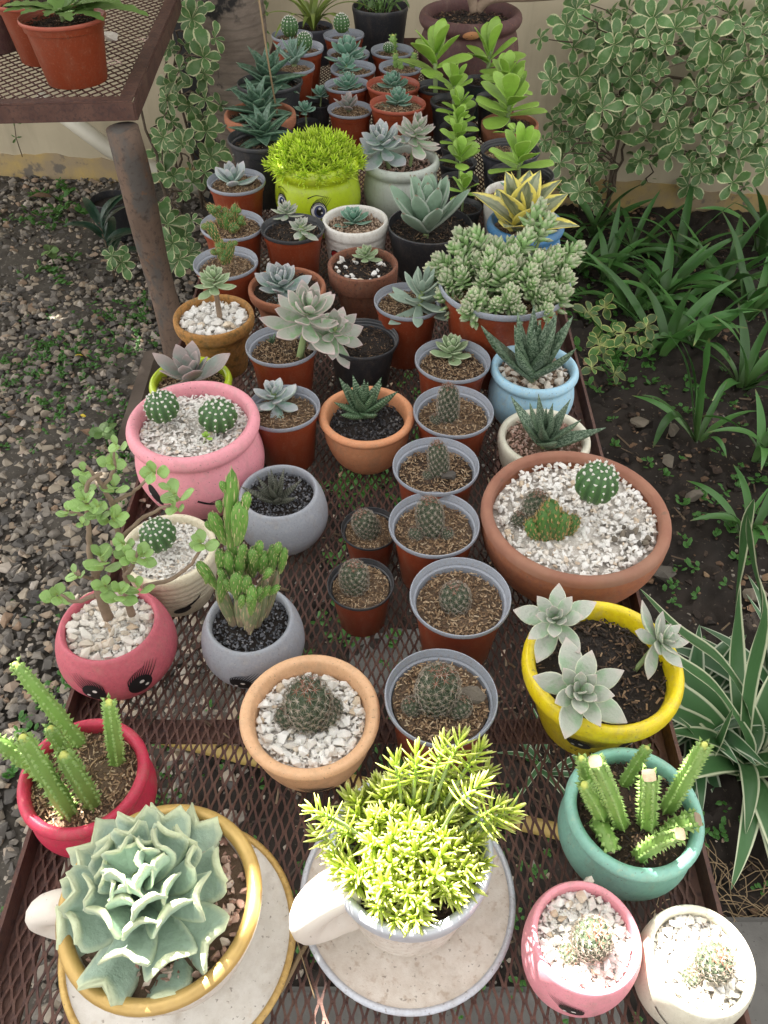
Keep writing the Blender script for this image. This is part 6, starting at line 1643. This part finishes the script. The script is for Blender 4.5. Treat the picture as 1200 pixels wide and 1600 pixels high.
# segmented cactus in the grey pot
I = FAIRY
zf = I['zs']
def fs(kind, x0, y0, x1, y1, wp, dy=0.0, s_=0): segment(I, kind, loc(I, x0, y0, dy), loc(I, x1, y1, dy), px2m(I, wp) / 2 * .82, s_)
for k, a in enumerate([('corky', 370, 985, 340, 915, 26), ('corky', 378, 985, 376, 925, 28), ('corky', 400, 990, 412, 905, 27), ('corky', 405, 985, 435, 890, 22, .01), ('corky', 390, 985, 388, 930, 34, -.01), ('corky', 385, 975, 368, 850, 24, .015), ('corky', 390, 990, 402, 940, 20, -.015),
        ('fairy', 340, 920, 309, 878, 20), ('fairy', 360, 865, 362, 735, 26, .01), ('fairy', 372, 850, 376, 785, 28, .0), ('fairy', 352, 850, 330, 800, 22, .01), ('fairy', 345, 940, 350, 895, 20, -.01), ('fairy', 370, 935, 370, 895, 24, -.02), ('fairy', 345, 895, 343, 858, 18), ('fairy', 360, 900, 355, 862, 20, .0),
        ('fairy', 375, 905, 372, 865, 22, .005), ('fairy', 395, 900, 398, 855, 24, .01), ('fairy', 408, 895, 415, 862, 22, .01), ('fairy', 425, 895, 427, 852, 20, .01), ('fairy', 438, 895, 444, 855, 18, .012), ('fairy', 385, 930, 384, 900, 20, -.02), ('fairy', 392, 960, 394, 915, 20, -.025),
        ('fairy', 405, 940, 420, 915, 14, -.015), ('fairy', 388, 895, 384, 860, 20, .015), ('fairy', 365, 880, 362, 850, 20, .012), ('fairy', 418, 930, 436, 915, 14, -.01), ('fairy', 322, 912, 324, 895, 11, -.004), ('fairy', 345, 800, 341, 782, 13, .008), ('fairy', 383, 800, 386, 770, 17, .004), ('fairy', 352, 770, 346, 752, 12, .008), ('fairy', 335, 830, 322, 815, 13, .008), ('fairy', 430, 868, 436, 848, 15, .008), ('fairy', 402, 870, 406, 846, 17, .004), ('fairy', 378, 878, 380, 850, 17, -.004),
        ('fairy', 362, 925, 352, 905, 14, -.02), ('fairy', 398, 935, 408, 918, 15, -.022), ('fairy', 376, 950, 380, 930, 14, -.028), ('fairy', 388, 945, 392, 930, 13, -.03), ('fairy', 412, 905, 424, 888, 15, -.008), ('fairy', 352, 905, 342, 890, 14, -.008), ('fairy', 396, 880, 394, 858, 16, -.008), ('corky', 398, 880, 399, 862, 12, .006), ('corky', 430, 880, 432, 866, 12, .012)]):
    kind, x0, y0, x1, y1, wp = a[:6]; fs(kind, x0, y0, x1, y1, wp, a[6] if len(a) > 6 else 0.0, k)
# side table pots
def sp(lab, cw, k, body='red', rim='rimred', **kw):
    return pot(PP, lab, 'plastic', body, None, cw, k, 'soil', 'bark', rim, cat='potted plant', group='pots on the side table', z0=Z2, **kw)
M['lettuce'] = leafmat('lobed_leaf', (.16, .28, .07), (.24, .36, .13), .9, rough=.5, trans=.2, var=.2)
lob = [flat_leaf(1, lambda t, k=k: (.30 * math.sin(PI * min(1, .1 + t * .9)) ** .6) * (1 + .30 * math.sin(t * 34 + k)) + .02, .12, lambda t: .35 - .7 * t, 26, 4, .08, k).mesh('leaf', M['lettuce']) for k in range(2)]
I = sp('red plastic pot with lobed light green leaves on the side table', (97, 24, 134), .70, 'red', 'rimred')
r_ = random.Random(3); b = MB(); b.add(*tube([(0, 0, I['zs']), (0, 0, I['h'] * 1.1)], .006, 6)); st = obj('stem', b.mesh('stem', M['stemgreen']), I['e'])
for (az, e_, l) in [(-.15, .02, .22), (.25, .1, .2), (2.9, .1, .13), (3.4, .2, .13), (-.6, .05, .15), (-1.6, .2, .10), (-2.2, .2, .11), (1.3, .5, .14), (2.0, .5, .13), (.9, .3, .16), (-.35, .2, .18), (-1.1, .1, .12), (-2.7, .15, .13)]:
    obj('leaf', r_.choice(lob), st, loc=(0, 0, I['h'] * 1.02), rot=Matrix.Rotation(az, 3, 'Z') @ Matrix.Rotation(-e_, 3, 'Y'), scale=l)
I = sp('red plastic pot behind the lobed plant on the side table', (48, -4, 112), .78, 'red', 'rimred')
I = sp('dark purple plastic pot at the left edge of the side table', (-25, -2, 80), .9, 'brown', 'rimblack')
c = at(172, 55, Z2 + .01); tag(obj('stone', stone_meshes('creamstone')[1], loc=c, rot=(1.2, .3, .5), scale=.03), 'pale stone leaning behind the red pot on the side table', 'stone')
# black pot on the gravel by the round leg
pot('flower_pot', 'black nursery pot standing on the gravel behind the round table leg', 'tub', 'black', None, (172, 310, 62), 1.0, 'soildark', None, cat='flower pot', z0=0.0)
# loose things on the table and the ground
for (px, py, s_, lab) in [(532, 741, .007, 'cream stone chip lying on the mesh below the orange pot'), (366, 1398, .0, ''), (223, 782, .006, 'pinkish pebble in the table corner left of the pink pot'), (232, 790, .006, 'small pebble beside the pinkish one at the table edge'),
        (918, 1377, .008, 'white flat stone lying on the back lip of the small pink pot'), (517, 600, .006, 'white chip between the black pot and the orange pot')]:
    if not s_: continue
    z = TZ + .003 if py != 1377 else TZ + .078
    tag(obj('stone', stone_meshes('creamstone')[int(px) % 7], loc=at(px, py, z), rot=(.2, .1, px), scale=s_), lab, 'stone')
b = MB(); b.add(*tube(catmull([tuple(at(395, 1595, TZ + .004)), tuple(at(440, 1545, TZ + .006)), tuple(at(470, 1490, TZ + .005)), tuple(at(496, 1452, TZ + .004))], 5), lambda t: .0027 - .0006 * t, 8))
tag(obj('twig', b.mesh('twig', M['straw'])), 'thin dry twig on the mesh between the two cup planters', 'twig')
b = MB(); b.add(*tube(catmull([tuple(at(452, 1425, TZ + .02)), tuple(at(470, 1490, TZ + .012)), tuple(at(492, 1560, TZ + .003))], 5), .0006, 6))
tag(obj('straw', b.mesh('straw', M['straw'])), 'fine dry straw crossing the twig under the mug handle', 'straw')
M['bamboo'] = paint('yellow_bamboo', (.34, .24, .07), (.24, .16, .05), .55, 20, .8, bscale=40, bstr=.2)
def pole(lab, p0, p1, r):
    d = (p1 - p0); P = []
    b = MB(); b.add(*tube([tuple(p0 + d * (i / 40)) for i in range(41)], lambda t: r * (1.12 if int(t * 40 + .5) % 8 == 0 else 1), 10))
    tag(obj('bamboo_pole', b.mesh('bamboo_pole', M['bamboo'])), lab, 'bamboo pole')
pole('yellow bamboo pole on the ground, seen through the mesh across the table', at(250, 1150, .03), at(960, 1320, .03), .016)
M['yleaf'] = leafmat('yellow_fallen_leaf', (.62, .48, .03), rough=.5); M['bleaf'] = leafmat('brown_fallen_leaf', (.17, .10, .06), rough=.8)
for (px, py, l, mt_, lab) in [(130, 556, .03, 'yleaf', 'yellow fallen leaf on the gravel among the weeds'), (125, 648, .022, 'yleaf', 'small yellow fallen leaf on the gravel below the other'), (45, 308, .10, 'bleaf', 'brown dry leaf on the gravel near the wall'), (165, 505, .06, 'bleaf', 'brown dry leaf beside the dark leaved plant'), (125, 672, .07, 'bleaf', 'narrow dry leaf on the bare gravel')]:
    me = flat_leaf(1, pprof(.45 if mt_ == 'yleaf' else .3, .5), .2, lambda t: .3 - .8 * t, 7, 4, .1, 2).mesh('fallen_leaf', M[mt_])
    tag(obj('fallen_leaf', me, loc=at(px, py, .02), rot=(.2, -.1, px * .7), scale=l), lab, 'fallen leaf')
for k, (px, py, lab) in enumerate([(85, 395, 'young plant with two broad light leaves on the gravel'), (170, 680, 'small upright seedling near the pink pot on the gravel')]):
    p = at(px, py + 20, 0); e = empty('seedling', p, lab, 'plant'); r_ = random.Random(k)
    b = MB(); b.add(*tube([(0, 0, 0), (.0, .0, .06)], .002, 5)); st = obj('stem', b.mesh('stem', M['weed']), e)
    me = [flat_leaf(1, pprof(.75, .45), .15, lambda t: .1 - .4 * t, 7, 4, .06, 4).mesh('leaf', M['trail'])]
    whorl(st, (0, 0, .06), (0, -.2, 1), .05, 6, r_, me, (.0, .4))
# thin vine on the wall at the upper left
pv = [atY(22, 190, 3.6), atY(25, 215, 3.6), atY(35, 245, 3.6)]
e = empty('vine', pv[0], 'thin creeping vine with few leaves on the wall at the upper left', 'plant'); r_ = random.Random(2)
b = MB(); b.add(*tube([tuple(v - pv[0]) for v in pv], .002, 5)); st = obj('stem', b.mesh('stem', M['bark2']), e)
for v in pv[:2]: whorl(st, v - pv[0], (0, -1, .3), .035, 3, r_, trail_me, (-.2, .4))
# slim yellow-flowered weed at the wall behind the far left pots
p0 = atY(408, 130, 3.2); p0.z = .5
e = empty('wild_flower', p0, 'slim weed with small yellow flowers at the wall right of the grey trunk', 'plant')
b = MB(); b.add(*tube([(0, 0, -.5), (.0, .01, .2), (-.01, 0, .45)], .003, 5)); st = obj('stem', b.mesh('stem', M['trail']), e)
for k in range(12): whorl(st, (rnd.gauss(0, .03), rnd.gauss(0, .02), .02 + .03 * k), (0, -.3, 1), .06, 3, rnd, trail_me, (.1, .7))
b = MB()
for k in range(3):
    for q in range(6): small_leaf(b, (rnd.gauss(-.02, .01) if q == 0 else -.02 + .02 * k, -.02, .1 + .1 * k), q * 1.05, .3, .016, .01, .5)
    obj('flower', b.mesh('flower', M['yleaf'], False), st); b = MB()
